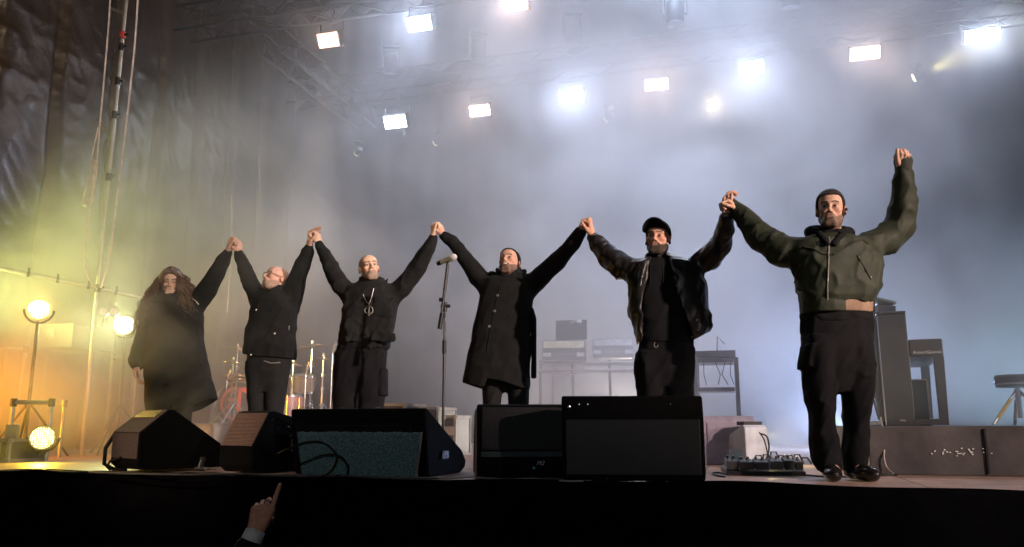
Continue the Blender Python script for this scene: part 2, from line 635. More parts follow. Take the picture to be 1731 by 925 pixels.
def panel_lamp(u, v, T, wpx, hpx, color, strength, label, tilt=32):
    p = onT(u, v, T)
    mpp = float((p - np.array([0, 0, CAMZ])) @ np.array([0, CP, SP])) / FPX * .93
    W, H = wpx * mpp, hpx * mpp * 1.05
    t = thing('panel_lamp', label, 'stage lamp', p, SANG, 'rectangular stage lamps')
    rx = Matrix.Rotation(R(tilt), 3, 'X')        # tips the face down towards the audience
    g = G(); g.box(rx @ Vector((0, 0.075, 0)), (W + .05, 0.13, H + .05), rx)
    g.build('housing', M_BLACK, t, bevel=0.006)
    g = G(); g.box(rx @ Vector((0, 0.0, 0)), (W, 0.012, H), rx)
    g.build('lens', emit('lamp_glow_%s' % label.split()[0] + '_%d' % strength, color, strength), t)
    warm = color[2] < .8
    g = G()
    for sx in (-1, 1): g.box(rx @ Vector((sx * (W / 2 + .009), 0.0, 0)), (.018, .013, H + .036), rx)
    for sz in (-1, 1): g.box(rx @ Vector((0, 0.0, sz * (H / 2 + .009))), (W, .013, .018), rx)
    g.build('glow_rim', emit('rim_glow_warm', (1.0, .42, .25), 1.5) if warm else emit('rim_glow_cool', (.55, .75, 1.0), 2.5), t)  # glowing strips added for the coloured fringe round the blown-out lens
    g = G()
    for sx in (-1, 1):
        g.box((sx * (W / 2 + .035), 0.08, 0.14), (0.006, 0.035, 0.34))
    g.box((0, 0.08, 0.31), (W + .076, 0.035, 0.006))
    g.build('yoke', M_DARKMETAL, t)
    g = G(); g.tube([(0, .08, .31), (0, .08, .46)], .016, 8); g.box((0, .08, .48), (.06, .05, .07))
    g.build('clamp', M_DARKMETAL, t)
    return t, p

CW = (0.70, 0.80, 1.0); WW = (1.0, 0.72, 0.60)
LA, LB = 'in the far row', 'in the near row'
for (u, v, T, w, h, c, k, lab) in [
    (668, 206, TA, 40, 20, CW, 180, 'cold white rectangular lamp in the far row, lowest and leftmost of them'),
    (811, 187, TA, 36, 17, WW, 110, 'warm pink rectangular lamp above the third performer\'s raised hand, lower row'),
    (966, 163, TA, 42, 20, CW, 180, 'cold white rectangular lamp high over the couple of joined hands right of the centre'),
    (1110, 143, TA, 40, 17, WW, 110, 'warm pink rectangular lamp straight above the man in the cap'),
    (1270, 115, TA, 40, 22, CW, 150, 'cold white rectangular lamp lost in the widest glow, upper right'),
    (1462, 90, TA, 48, 20, WW, 110, 'warm pink rectangular lamp above the man in the bomber jacket'),
    (1660, 61, TA, 54, 20, CW, 200, 'cold white rectangular lamp nearest the right edge, above a yellow beam'),
    (555, 68, TB, 37, 21, WW, 90, 'orange pink rectangular lamp nearest the left, hanging in the near row'),
    (709, 40, TB, 42, 22, CW, 180, 'cold white rectangular lamp in the near row, right of the orange pink one'),
    (872, 7, TB, 40, 20, WW, 130, 'warm white rectangular lamp cut by the top edge of the picture'),
]:
    panel_lamp(u, v, T, w, h, c, k, lab)

M_GLASS = mat('lens_glass', (0.55, 0.58, 0.62), 0.06, metal=0.6, var=0.03)
def moving_head(u, v, T, tilt, pan, label, glow=None, sc=1.0):
    p = onT(u, v, T)
    t = thing('moving_head_lamp', label, 'moving lamp', p, SANG + pan, 'moving head lamps')
    rx = Matrix.Rotation(R(tilt), 3, 'X')
    def q(x, y, z): return rx @ Vector((x * sc, y * sc, z * sc))
    g = G(); g.lathe([(0.02, .20), (.10, .19), (.135, .12), (.14, -.02), (.13, -.16), (.115, -.17)], 20, (0, 0, 0), rx)
    g.v = [tuple(sc * c for c in x) for x in g.v]
    g.build('head', M_BLACK, t, smooth=True)
    g = G(); g.lathe([(.118, -.155), (.13, -.175), (.10, -.185), (.02, -.19)], 20, (0, 0, 0), rx)
    g.v = [tuple(sc * c for c in x) for x in g.v]
    g.build('lens', emit('moving_lamp_glow_%d' % int(glow), (1.0, 0.85, 0.5), glow) if glow else M_GLASS, t, smooth=True)
    g = G()
    for sx in (-1, 1):
        g.box((sx * .165 * sc, 0, .14 * sc), (.04 * sc, .09 * sc, .36 * sc))
    g.box((0, 0, .34 * sc), (.37 * sc, .10 * sc, .05 * sc))
    g.build('yoke', M_BLACK, t, bevel=.012)
    g = G(); g.box((0, 0, .41 * sc), (.34 * sc, .26 * sc, .09 * sc)); g.build('base', M_BLACK, t, bevel=.015)
    return t, p
for (u, v, T, tl, pn, lab, gl) in [
    (660, 110, 7.6, 18, .3, 'black moving head lamp left of the centre with a crescent glint', None),
    (808, 90, 7.6, 24, .6, 'black moving head lamp with a pale glint, left of the top centre', None),
    (968, 58, 7.6, 26, .5, 'black moving head lamp with a white glint near the top centre', None),
    (1141, 22, 5.6, 4, 0, 'glossy moving head lamp at the top edge above the man in the cap', None),
    (1337, -6, 5.6, 10, .2, 'moving head lamp mostly above the top edge, right of the centre', None),
    (1200, 178, 8.0, 60, -.1, 'small warm yellow moving head lamp glowing right of the far row\'s centre', 25),
    (1030, 198, 8.0, 70, 1.1, 'small dim yellowish moving head lamp under the centre of the far row', 3),
    (606, 256, 8.0, 70, .9, 'small dim yellow moving head lamp, lowest on the left', 3),
    (740, 238, 8.0, 70, 1.0, 'tiny pale moving head lamp between the two lowest left lamps', 4),
    (1553, 128, 8.0, 75, 1.2, 'moving head lamp on the right throwing a short yellow cone', 60),
]:
    moving_head(u, v, T, tl, pn, lab, gl, 0.9 if not gl else 0.42)
# the beams of the two yellow moving heads
p = onT(1553, 128, 7.95)
bd = SV * 2.2 - TV * 0.9 + np.array([0, 0, 0.6])
spot('beam_lamp', p + bd / np.linalg.norm(bd) * .14, p + bd, 330, (1.0, 0.86, 0.34), 44, 0.25, 0.02)
p = onT(1200, 178, 7.75)
spot('beam_lamp', p, p - TV * 3 + SV * 0.6 + np.array([0, 0, -1.2]), 90, (1.0, 0.80, 0.50), 60, 0.8, 0.03)
# tight beams of the cold lamps towards the audience
for (u, v, k) in [(668, 206, 120), (966, 163, 55), (1270, 115, 75), (1660, 61, 45)]:
    p = onT(u, v, TA - .12)
    q = p - TV * 5 + np.array([0, 0, -3.6])
    spot('beam_lamp', p, q, k, COOL, 75, 0.9, 0.08)
p = onT(709, 40, TB - .1)
spot('beam_lamp', p, p - TV * 4 + np.array([0, 0, -3.6]), 110, COOL, 75, 0.9, 0.08)

spot('beam_lamp', onT(555, 68, TB - .1), S(-0.3, 4.3, 0.7), 850, (1.0, 0.85, 0.72), 21, 0.8, 0.08)

# ------------------------------------------------------------------ round blinders on the left
def led_face(name, color, strength, dots):
    m = bpy.data.materials.new(name)
    n, l = nodes_of(m)
    p = n['Principled BSDF']
    p.inputs['Base Color'].default_value = (0.25, 0.2, 0.1, 1)
    tc = n.new('ShaderNodeTexCoord')
    vo = n.new('ShaderNodeTexVoronoi'); vo.inputs['Scale'].default_value = dots
    vo.inputs['Randomness'].default_value = 0.25
    l.new(tc.outputs['Object'], vo.inputs['Vector'])
    mr = n.new('ShaderNodeMapRange'); mr.interpolation_type = 'SMOOTHSTEP'
    mr.inputs['From Min'].default_value = 0.56; mr.inputs['From Max'].default_value = 0.30
    mr.inputs['To Min'].default_value = strength * 0.05; mr.inputs['To Max'].default_value = strength
    l.new(vo.outputs['Distance'], mr.inputs['Value'])
    p.inputs['Emission Color'].default_value = (*color, 1)
    l.new(mr.outputs[0], p.inputs['Emission Strength'])
    m.cycles.emission_sampling = 'NONE'
    return m
def blinder(u, v, Y, r_px, color, strength, power, lab, yaw, stand=True, lightcol=YEL):
    p = at(u, v, Y)
    r = r_px * Y / FPX
    t = thing('round_lamp', lab, 'stage lamp', p, yaw, 'round stage lamps on the left')
    rx = Matrix.Rotation(R(90), 3, 'X')
    g = G(); g.lathe([(r * 1.10, 0.0), (r * 1.12, -.02), (r * 1.05, -.10), (r * .75, -.20), (r * .3, -.22)], 28, (0, 0, 0), rx)
    g.build('housing', M_BLACK, t, smooth=True)
    g = G(); g.lathe([(r * 1.12, -.01), (r * 1.12, .022), (r * 1.0, .022), (r * 1.0, -.01)], 28, (0, 0, 0), rx, caps=False)
    g.build('rim', mat('lamp_rim', (0.5, 0.42, 0.15), 0.3, metal=0.6), t, smooth=True)
    g = G(); g.lathe([(r * .995, .0), (r * .99, .012), (r * .6, .014), (.001, .014)], 28, (0, 0, 0), rx)
    g.build('lens', led_face('led_cells_%d' % u, color, strength, 1.0 / (r * 0.20)), t)
    g = G(); ry_ = r * 1.12 + .02
    g.tube([(ry_ * math.cos(R(k)), .06, ry_ * math.sin(R(k))) for k in range(-180, 1, 15)], .012, 6)
    g.tube([(0, .06, -ry_), (0, .06, -ry_ - .05)], .016, 8)
    g.build('yoke', M_DARKMETAL, t)
    fz = ZS - p[2]
    if stand:
        g = G(); g.tube([(0, .06, -r * 1.15), (0, .06, fz + .02)], .017, 8)
        for a in range(3):
            an = a * 2.1 + .4
            g.tube([(0, .06, min(fz + .55, -r*1.2)), (.42 * math.cos(an), .06 + .42 * math.sin(an), fz + .012)], .012, 6)
        g.build('stand', M_DARKMETAL, t, smooth=True)
    f = Vector((math.sin(yaw), -math.cos(yaw), 0))
    q = Vector(p) + f * .06
    spot('round_lamp_light', q, q + f * 3 + Vector((0, 0, 0.2)), power, lightcol, 130, 0.9, r * .6)
    return t
blinder(66, 523, 8.0, 17, (1.0, 0.62, 0.22), 10.0, 70, 'round lamp of orange glowing cells, upper one at the left edge', 0.5, True, (1.0, 0.60, 0.10))
blinder(211, 550, 9.0, 15.5, (1.0, 0.98, 0.72), 7, 100, 'round lamp of white glowing cells beside the long haired performer', 0.15, True, (0.92, 1.0, 0.42))
blinder(72, 740, 7.4, 18, (1.0, 0.93, 0.30), 5, 60, 'round lamp of yellow glowing cells low down by the scaffold frame', 0.45, False, (1.0, 0.70, 0.03))
for (u, lab) in ((175, 'small faintly glowing round lamp, left one of a dim pair on the pole'), (193, 'small faintly glowing round lamp, right one of a dim pair by the pole')):
    p = at(u, 527, 8.7)
    t = thing('small_round_lamp', lab, 'stage lamp', p, .3, 'dim pair of small lamps')
    rx = Matrix.Rotation(R(90), 3, 'X')
    g = G(); g.lathe([(.05, 0), (.052, -.02), (.045, -.10), (.02, -.12)], 18, (0, 0, 0), rx); g.build('housing', M_BLACK, t, smooth=True)
    g = G(); g.lathe([(.046, .004), (.03, .012), (.001, .014)], 18, (0, 0, 0), rx); g.build('lens', emit('dim_lamp', (1.0, .75, .5), .55), t)  # the lens is given a faint glow of its own
    g = G(); g.tube([(0, -.0 + .05, -.04), (0, .05, -.16)], .008, 6); g.build('bracket', M_DARKMETAL, t)
# ------------------------------------------------------------------ solid modelling of the figures (distance fields meshed with surface nets)
QV = 1.0                                           # voxel size factor

class Pr:
    __slots__ = ('f', 'c', 'r', 'op', 'k')
    def __init__(self, f, c, r, op='u', k=0.0):
        self.f, self.c, self.r, self.op, self.k = f, np.asarray(c, float), r, op, k

def capsule(a, b, ra, rb, op='u', k=0.0):
    a = np.asarray(a, float); b = np.asarray(b, float); ab = b - a; L2 = max(float(ab @ ab), 1e-9)
    def f(P):
        q = P - a
        t = np.clip(q @ ab / L2, 0, 1)
        return np.linalg.norm(q - t[:, None] * ab, axis=1) - (ra + (rb - ra) * t)
    return Pr(f, (a + b) / 2, np.linalg.norm(ab) / 2 + max(ra, rb), op, k)

def ellipsoid(c, r, M=None, op='u', k=0.0):
    c = np.asarray(c, float); r = np.asarray(r, float)
    def f(P):
        q = P - c
        if M is not None: q = q @ M
        k0 = np.linalg.norm(q / r, axis=1); k1 = np.linalg.norm(q / (r * r), axis=1) + 1e-9
        return k0 * (k0 - 1) / k1
    return Pr(f, c, float(r.max()), op, k)

class Loft:
    """stack of rounded sections: rows (z, cx, half width, cy, half depth)"""
    def __init__(self, rows, p=2.3, cap=0.01):
        rows = sorted(rows)
        self.z = np.array([q[0] for q in rows]); self.d = np.array([q[1:] for q in rows]); self.p = p
    def f(self, P):
        z = P[:, 2]
        cx, a, cyy, b = (np.interp(z, self.z, self.d[:, i]) for i in range(4))
        q = ((np.abs(P[:, 0] - cx) / a) ** self.p + (np.abs(P[:, 1] - cyy) / b) ** self.p) ** (1 / self.p)
        d = (q - 1) * np.minimum(a, b)
        dz = np.maximum(self.z[0] - z, z - self.z[-1])
        d = np.maximum(d, dz)
        return np.maximum(d, 0) if False else d
    def prim(self, op='u', k=0.0):
        lo = np.array([(self.d[:, 0] - self.d[:, 1]).min(), (self.d[:, 2] - self.d[:, 3]).min(), self.z[0]])
        hi = np.array([(self.d[:, 0] + self.d[:, 1]).max(), (self.d[:, 2] + self.d[:, 3]).max(), self.z[-1]])
        return Pr(self.f, (lo + hi) / 2, float(np.linalg.norm(hi - lo) / 2), op, k)

def combine(prims, P, cull=True, post=None):
    d = np.full(len(P), 0.3)
    if cull:
        c = P.mean(0); rad = float(np.sqrt(((P - c) ** 2).sum(1).max()))
    for q in prims:
        if cull and np.linalg.norm(q.c - c) - q.r - rad > 0.09:
            if q.op == 'i': d[:] = np.maximum(d, 0.1)
            continue
        x = q.f(P)
        if q.op == 'u':
            if q.k > 0:
                h = np.clip(0.5 + 0.5 * (x - d) / q.k, 0, 1)
                d = x * (1 - h) + d * h - q.k * h * (1 - h)
            else: d = np.minimum(d, x)
        elif q.op == 's':
            k = max(q.k, 1e-4)
            h = np.clip(0.5 - 0.5 * (x + d) / k, 0, 1)
            d = d * (1 - h) - x * h + k * h * (1 - h)
        else: d = np.maximum(d, x)
    if post is not None: d = post(P, d)
    return d

def mesh_sdf(prims, h, post=None, slack=0.03):
    h = h * QV
    us = [q for q in prims if q.op == 'u']
    lo = np.min([q.c - q.r for q in us], 0) - 3 * h; hi = np.max([q.c + q.r for q in us], 0) + 3 * h
    NB = 10
    nb = np.ceil((hi - lo) / (h * NB)).astype(int)
    B = h * NB
    ii = np.stack(np.meshgrid(*[np.arange(n) for n in nb], indexing='ij'), -1).reshape(-1, 3)
    cen = lo + (ii + 0.5) * B
    dc = np.empty(len(cen))
    for k in range(0, len(cen), 4096): dc[k:k + 4096] = combine(prims, cen[k:k + 4096], True, post)
    dims = nb * NB + 1
    V = np.ones(dims, np.float32)
    near = np.abs(dc) < 0.87 * B + slack
    for (i, j, k) in ii[(dc < 0) & ~near]:
        V[i * NB:(i + 1) * NB + 1, j * NB:(j + 1) * NB + 1, k * NB:(k + 1) * NB + 1] = -1
    off = np.stack(np.meshgrid(*[np.arange(NB + 1)] * 3, indexing='ij'), -1).reshape(-1, 3)
    for b in ii[near]:
        P = lo + (b * NB + off) * h
        V[b[0] * NB:b[0] * NB + NB + 1, b[1] * NB:b[1] * NB + NB + 1, b[2] * NB:b[2] * NB + NB + 1] = combine(prims, P, True, post).reshape(NB + 1, NB + 1, NB + 1)
    return surface_nets(V, lo, h)

def surface_nets(V, lo, h):
    ins = V < 0
    n0, n1, n2_ = (d - 1 for d in V.shape)
    cnt = np.zeros((n0, n1, n2_), np.uint8)
    for a in (0, 1):
        for b in (0, 1):
            for c in (0, 1): cnt += ins[a:a + n0, b:b + n1, c:c + n2_]
    act = np.argwhere((cnt > 0) & (cnt < 8))
    M = len(act)
    if M == 0: return np.zeros((0, 3)), np.zeros((0, 4), int)
    vid = np.full((n0, n1, n2_), -1, np.int32); vid[act[:, 0], act[:, 1], act[:, 2]] = np.arange(M)
    acc = np.zeros((M, 3)); num = np.zeros(M)
    cor = [(a, b, c) for a in (0, 1) for b in (0, 1) for c in (0, 1)]
    for i in range(8):
        for j in range(i + 1, 8):
            d = np.array(cor[j]) - np.array(cor[i])
            if np.abs(d).sum() != 1: continue
            p = act + cor[i]; q = act + cor[j]
            v0 = V[p[:, 0], p[:, 1], p[:, 2]]; v1 = V[q[:, 0], q[:, 1], q[:, 2]]
            m = (v0 < 0) != (v1 < 0)
            t = np.where(m, v0 / np.where(m, v0 - v1, 1), 0)
            acc += np.where(m[:, None], np.array(cor[i]) + t[:, None] * d, 0); num += m
    pos = lo + (act + acc / num[:, None]) * h
    faces = []
    for ax in range(3):
        sl0 = [slice(None)] * 3; sl1 = [slice(None)] * 3
        sl0[ax] = slice(0, -1); sl1[ax] = slice(1, None)
        e = np.argwhere(ins[tuple(sl0)] != ins[tuple(sl1)])
        o1, o2 = [(1, 2), (2, 0), (0, 1)][ax]
        lim = [n0, n1, n2_]
        ok = (e[:, o1] > 0) & (e[:, o2] > 0) & (e[:, o1] < lim[o1]) & (e[:, o2] < lim[o2])
        e = e[ok]
        s = ins[e[:, 0], e[:, 1], e[:, 2]]
        def g_(d1, d2):
            q = e.copy(); q[:, o1] -= d1; q[:, o2] -= d2
            return vid[q[:, 0], q[:, 1], q[:, 2]]
        a, b, c, d = g_(1, 1), g_(0, 1), g_(0, 0), g_(1, 0)
        f = np.stack([a, b, c, d], 1)
        f[~s] = f[~s][:, ::-1]
        faces.append(f)
    return pos, np.concatenate(faces)

def sdf_object(name, prims, h, m, parent=None, base=(0, 0, 0), post=None, colour=None, relax=1):
    pos, f = mesh_sdf(prims, h, post)
    ok = (f >= 0).all(1); f = f[ok]
    if relax:                                      # one light smoothing pass along the edges
        for _ in range(relax):
            s = np.zeros_like(pos); c = np.zeros(len(pos))
            for i in range(4):
                j = (i + 1) % 4
                np.add.at(s, f[:, i], pos[f[:, j]]); np.add.at(c, f[:, i], 1)
            g0 = c > 0
            pos[g0] = 0.6 * pos[g0] + 0.4 * s[g0] / c[g0][:, None]
    me = bpy.data.meshes.new(name)
    me.vertices.add(len(pos)); me.vertices.foreach_set('co', (pos - np.asarray(base)).astype(np.float32).ravel())
    me.loops.add(f.size); me.loops.foreach_set('vertex_index', f.astype(np.int32).ravel())
    me.polygons.add(len(f)); me.polygons.foreach_set('loop_start', np.arange(0, f.size, 4, dtype=np.int32))
    me.polygons.foreach_set('loop_total', np.full(len(f), 4, np.int32))
    me.polygons.foreach_set('use_smooth', np.ones(len(f), bool))
    me.update(calc_edges=True)
    me.validate()
    me.materials.append(m)
    if colour is not None:
        ca = me.color_attributes.new('tone', 'FLOAT_COLOR', 'POINT')
        cc = np.concatenate([colour(pos), np.ones((len(pos), 1))], 1).astype(np.float32)
        ca.data.foreach_set('color', cc.ravel())
    o = bpy.data.objects.new(name, me)
    COL.objects.link(o)
    if parent is not None: o.parent = parent
    else: o.location = Vector(base)
    return o

FOLDROT = np.array(Matrix.Rotation(R(24), 3, 'Y') @ Matrix.Rotation(R(15), 3, 'X'))
def folds(amp, fx, fz, seed=0.0, sharp=2.0, mid=1.0):
    """creases in cloth: ridged noise in two scales"""
    def post(P, d):
        m = np.abs(d) < 0.06
        if not m.any(): return d
        Q = P[m]
        w = vnoise(Q * 2.3 + seed + 31)[:, None] * np.array([.07, .05, .10])
        Qw = (Q + w) @ FOLDROT
        a = 1 - np.abs(vnoise(Qw * [fx, fx, fz] + seed))
        a2 = 1 - np.abs(vnoise(Qw[:, [0, 2, 1]] * [fx * 1.7, fz * 1.3, fx * 1.2] + seed + 3))
        b = vnoise(Q * [fx * .45, fx * .45, fz * .6] + seed + 9)
        d = d.copy(); d[m] -= amp * (0.75 * a ** (sharp * 1.6) + 0.40 * a2 ** (sharp * 1.8) - .42) + amp * mid * 0.45 * b
        return d
    return post

def trace(prims, u, v, Y, post=None):
    """where the line of sight through a picture point meets a figure"""
    d = ray(u, v); d = d / np.linalg.norm(d); o = np.array([0, 0, CAMZ])
    k = (Y - 0.7) / d[1]
    for _ in range(80):
        p = o + d * k
        x = float(combine(prims, p[None, :], True, post)[0])
        if x < 0.001: break
        k += min(max(x * 0.7, 0.001), 0.06)
        if k * d[1] > Y + 0.7: return None
    return o + d * k

# ------------------------------------------------------------------ heads, hands
def rot_head(yaw, pitch, roll):
    """yaw>0 turns the face to the right of the picture, pitch>0 lifts the chin, roll>0 leans the crown to the right"""
    return np.array(Matrix.Rotation(R(yaw), 3, 'Z') @ Matrix.Rotation(R(-pitch), 3, 'X') @ Matrix.Rotation(R(roll), 3, 'Y'))

class Head:
    def __init__(self, c, M, s=1.0, wide=1.0):
        self.c, self.M, self.s, self.w = np.asarray(c, float), M, s, wide
    def pt(self, x, y, z): return self.c + self.M @ (np.array([x * self.w, y, z]) * self.s)
    def loc(self, P): return ((P - self.c) @ self.M) / self.s / np.array([self.w, 1, 1])
    def cap(self, a, b, ra, rb, op='u', k=0.0): return capsule(self.pt(*a), self.pt(*b), ra * self.s, rb * self.s, op, k * self.s)
    def ell(self, c, r, op='u', k=0.0, M=None):
        Q = self.M if M is None else self.M @ M
        return ellipsoid(self.pt(*c), np.array(r) * self.s * np.array([self.w, 1, 1]), Q, op, k * self.s)
    def prims(self, smile=False):
        e, c = self.ell, self.cap
        L = [e((0, .022, .040), (.074, .096, .082)),
             e((0, -.012, -.040), (.060, .074, .082), k=.03),
             e((0, -.050, .045), (.058, .042, .045), k=.03),
             c((-.018, -.070, -.098), (.018, -.070, -.098), .022, .022, k=.03),
             c((-.052, -.005, -.062), (-.022, -.062, -.096), .016, .018, k=.03), c((.052, -.005, -.062), (.022, -.062, -.096), .016, .018, k=.03),
             e((-.041, -.066, -.022), (.022, .020, .018), k=.02), e((.041, -.066, -.022), (.022, .020, .018), k=.02),
             c((-.044, -.078, .020), (-.012, -.090, .019), .010, .011, k=.015), c((.044, -.078, .020), (.012, -.090, .019), .010, .011, k=.015),
             e((-.031, -.101, -.001), (.017, .018, .0125), 's', .012), e((.031, -.101, -.001), (.017, .018, .0125), 's', .012),
             e((-.031, -.079, -.001), (.0135, .012, .0115), k=.004), e((.031, -.079, -.001), (.0135, .012, .0115), k=.004),
             c((0, -.088, .014), (0, -.113, -.030), .0085, .0115, k=.012),
             e((0, -.113, -.034), (.0105, .011, .009), k=.008),
             e((-.0135, -.100, -.037), (.008, .011, .008), k=.006), e((.0135, -.100, -.037), (.008, .011, .008), k=.006),
             e((0, -.086, -.062), (.030, .014, .022), k=.015),
             c((-.020, -.093, -.0575), (.020, -.093, -.0575), .0050, .0050, k=.006), c((-.017, -.093, -.070), (.017, -.093, -.070), .0062, .0062, k=.006),
             c((-.023, -.1035, -.0635), (.023, -.1035, -.0635), .0040, .0040, 's', .004),
             c((0, .028, -.06), (0, .045, -.22), .052, .058, k=.03)]
        for sx in (-1, 1):
            T = np.array(Matrix.Rotation(R(sx * 24), 3, 'Z'))
            L += [e((sx * .080, .016, -.006), (.010, .021, .032), k=.008, M=T),
                  e((sx * .088, .008, -.004), (.006, .011, .018), 's', .006, M=T)]
        return L
    def colour(self, skin, brow=None, stubble=0.0, bcol=(.034, .024, .019), lips=(0.30, 0.13, 0.10), eye=True):
        skin = np.array(skin)
        def f(P):
            q = self.loc(P); x, y, z = q[:, 0], q[:, 1], q[:, 2]
            C = np.tile(skin, (len(P), 1))
            near = np.linalg.norm(q, axis=1) < 0.16
            def mixc(w, col):
                nonlocal C
                w = np.clip(w, 0, 1)[:, None] * near[:, None]
                C = C * (1 - w) + np.array(col) * w
            # flush of cheeks, nose, ears
            mixc(0.35 * np.exp(-(((np.abs(x) - .042) / .025) ** 2 + ((z + .03) / .022) ** 2)) * (y < 0), skin * [1.1, .72, .68])
            mixc(0.35 * (np.abs(x) > .078), skin * [1.15, .7, .65])
            if stubble:
                zl = np.interp(np.abs(x), [0, .022, .035, .055, .075], [-.046, -.046, -.055, -.040, -.012])
                w = np.clip((zl - z) / .010, 0, 1) * (y < .012) * np.clip((z + .140) / .03, 0, 1)
                w = w * np.clip(0.85 + 0.5 * vnoise(q * 320), 0, 1)
                mixc(w * stubble, bcol)
            mixc(1.1 - ((x / .0235) ** 2 + ((z + .0640) / .0078) ** 2) - 10 * (y > -.075), lips)
            if brow is not None:
                zb = .0215 - .10 * (np.abs(x) - .012) ** 1.0 * 0 + .004 * np.sin((np.abs(x) - .012) / .036 * 3.14)
                w = np.clip(1.6 - np.abs(z - zb) / .0042, 0, 1) * ((np.abs(x) > .009) & (np.abs(x) < .050) & (y < -.05))
                mixc(w, brow)
            if eye:
                for sx in (-1, 1):
                    r = ((x - sx * .031) / .0125) ** 2 + ((z + .002) / .0062) ** 2
                    mixc((1.1 - r) * 3 * (y < -.07), (.30, .27, .25))  # eye whites darkened, socket shade put into the colour
                    r2 = ((x - sx * .031) ** 2 + (z + .0015) ** 2) ** .5
                    mixc((.0066 - r2) / .0012 * (y < -.07), (.02, .013, .01))
                    rl = np.abs(z + .002 - .0075 + ((x - sx * .031) / .02) ** 2 * .006) / .0018
                    mixc((1.4 - rl) * (np.abs(x - sx * .031) < .015) * (y < -.07), (.04, .025, .02))
                    rs = ((x - sx * .031) / .022) ** 2 + ((z - .001) / .014) ** 2
                    mixc(.30 * (1.3 - rs) * (r > 1.0) * (y < -.06), skin * [.55, .48, .48])  # skin round the eyes darkened, also shade in the colour
            return C
        return f
    def shell(self, off, lo_y, lo_z, noise=0.0, nf=90, k=0.0):
        """hair: the skull swollen by off above a hairline given as z over y"""
        base = [self.ell((0, .022, .040), (.074, .096, .082)), self.ell((0, -.050, .045), (.058, .042, .045), k=.03), self.ell((0, .03, -.03), (.060, .07, .07), k=.03)]
        def post(P, d):
            q = self.loc(P)
            zl = np.interp(q[:, 1], lo_y, lo_z)
            n = noise * vnoise(q * nf) if noise else 0
            return np.maximum(d - off * self.s - n, (zl - q[:, 2] + (noise * 1.5 * vnoise(q * 60) if noise else 0)) * self.s)
        for b in base: b.r += off * 2
        return base, post
    def beard(self, off, top=(-.048, -.049, -.060, -.052, -.020), noise=.003, bottom=.0):
        P0 = [q for q in self.prims() if True]
        def post(P, d):
            q = self.loc(P); x, y, z = q[:, 0], q[:, 1], q[:, 2]
            zl = np.interp(np.abs(x), [0, .022, .035, .055, .075], top)
            o = off * np.clip((zl - z) / .02, .15, 1) + bottom * np.clip((-.085 - z) / .03, 0, 1)
            d = d - o * self.s - noise * vnoise(q * 150) * self.s
            d = np.maximum(d, (z - zl) * self.s); d = np.maximum(d, (y - .012 + .0 * z) * self.s)
            d = np.maximum(d, (-.128 - z) * self.s)
            lip = np.sqrt((x / .024) ** 2 + ((z + .064) / .0115) ** 2) - 1
            return np.maximum(d, -lip * .012 * self.s - (y > -.07) * 1.0)
        for b in P0: b.r += off * 2
        return P0, post

def hand(W, fwd, palm, side, curl=0.5, s=1.0, spread=0.0, thumb=0.5, curls=None, forearm=True):
    """W wrist, fwd along the fingers, palm = direction the palm faces, side = +1/-1 for the thumb side (sign of palm x fwd)"""
    W = np.asarray(W, float); z = np.asarray(fwd, float); z = z / np.linalg.norm(z)
    n = np.asarray(palm, float); n = n - z * (n @ z); n = n / np.linalg.norm(n)
    x = np.cross(n, z) * side                      # towards the thumb
    def q(a, b, c): return W + (x * a + n * b + z * c) * s
    L = [capsule(q(-.003, 0, -.022), q(-.002, 0, .01), .025 * s, .024 * s)]
    bx = [.030, .010, -.010, -.029]; bz = [.092, .096, .090, .080]
    ln = [(.042, .026, .021), (.046, .030, .022), (.042, .028, .021), (.034, .021, .018)]
    rr = [.0098, .0100, .0094, .0084]
    for i in range(4):
        L.append(capsule(q(bx[i] * .55, -.002, .012), q(bx[i], -.004, bz[i] - .006), .0165 * s, .0135 * s, k=.012 * s))
    cs = curls if curls else [curl] * 4
    for i in range(4):
        c = cs[i]
        a = 0.0; p = np.array([bx[i], -.003, bz[i]])
        sp = spread * (1.5 - i) * .12
        for j, (l, da) in enumerate(zip(ln[i], (R(82) * c, R(98) * c, R(60) * c))):
            a += da
            dv = np.array([math.sin(sp) * math.cos(a) - 0.10 * c * (1.5 - i) * .4, math.sin(a), math.cos(a)])
            p2 = p + dv * l
            r0, r1 = rr[i] * (1 - .08 * j), rr[i] * (1 - .08 * (j + 1))
            L.append(capsule(q(*p), q(*p2), r0 * s, r1 * s, k=(.006 if j == 0 else .003) * s))
            p = p2
    t0 = np.array([.016, .008, .016]); t1 = np.array([.036, .016 + .014 * thumb, .046])
    t2 = t1 + np.array([.020 * (1 - 1.3 * thumb), .010 + .016 * thumb, .034]); t3 = t2 + np.array([.012 * (1 - 2.4 * thumb), .004 + .010 * thumb, .027])
    L += [capsule(q(*t0), q(*t1), .017 * s, .0135 * s, k=.012 * s), capsule(q(*t1), q(*t2), .0125 * s, .0108 * s, k=.006 * s), capsule(q(*t2), q(*t3), .0108 * s, .0088 * s, k=.003 * s)]
    return L

def chain(pts, rad, k=.02):
    return [capsule(pts[i], pts[i + 1], rad[i], rad[i + 1], 'u', k if i == 0 else min(k, .012)) for i in range(len(pts) - 1)]
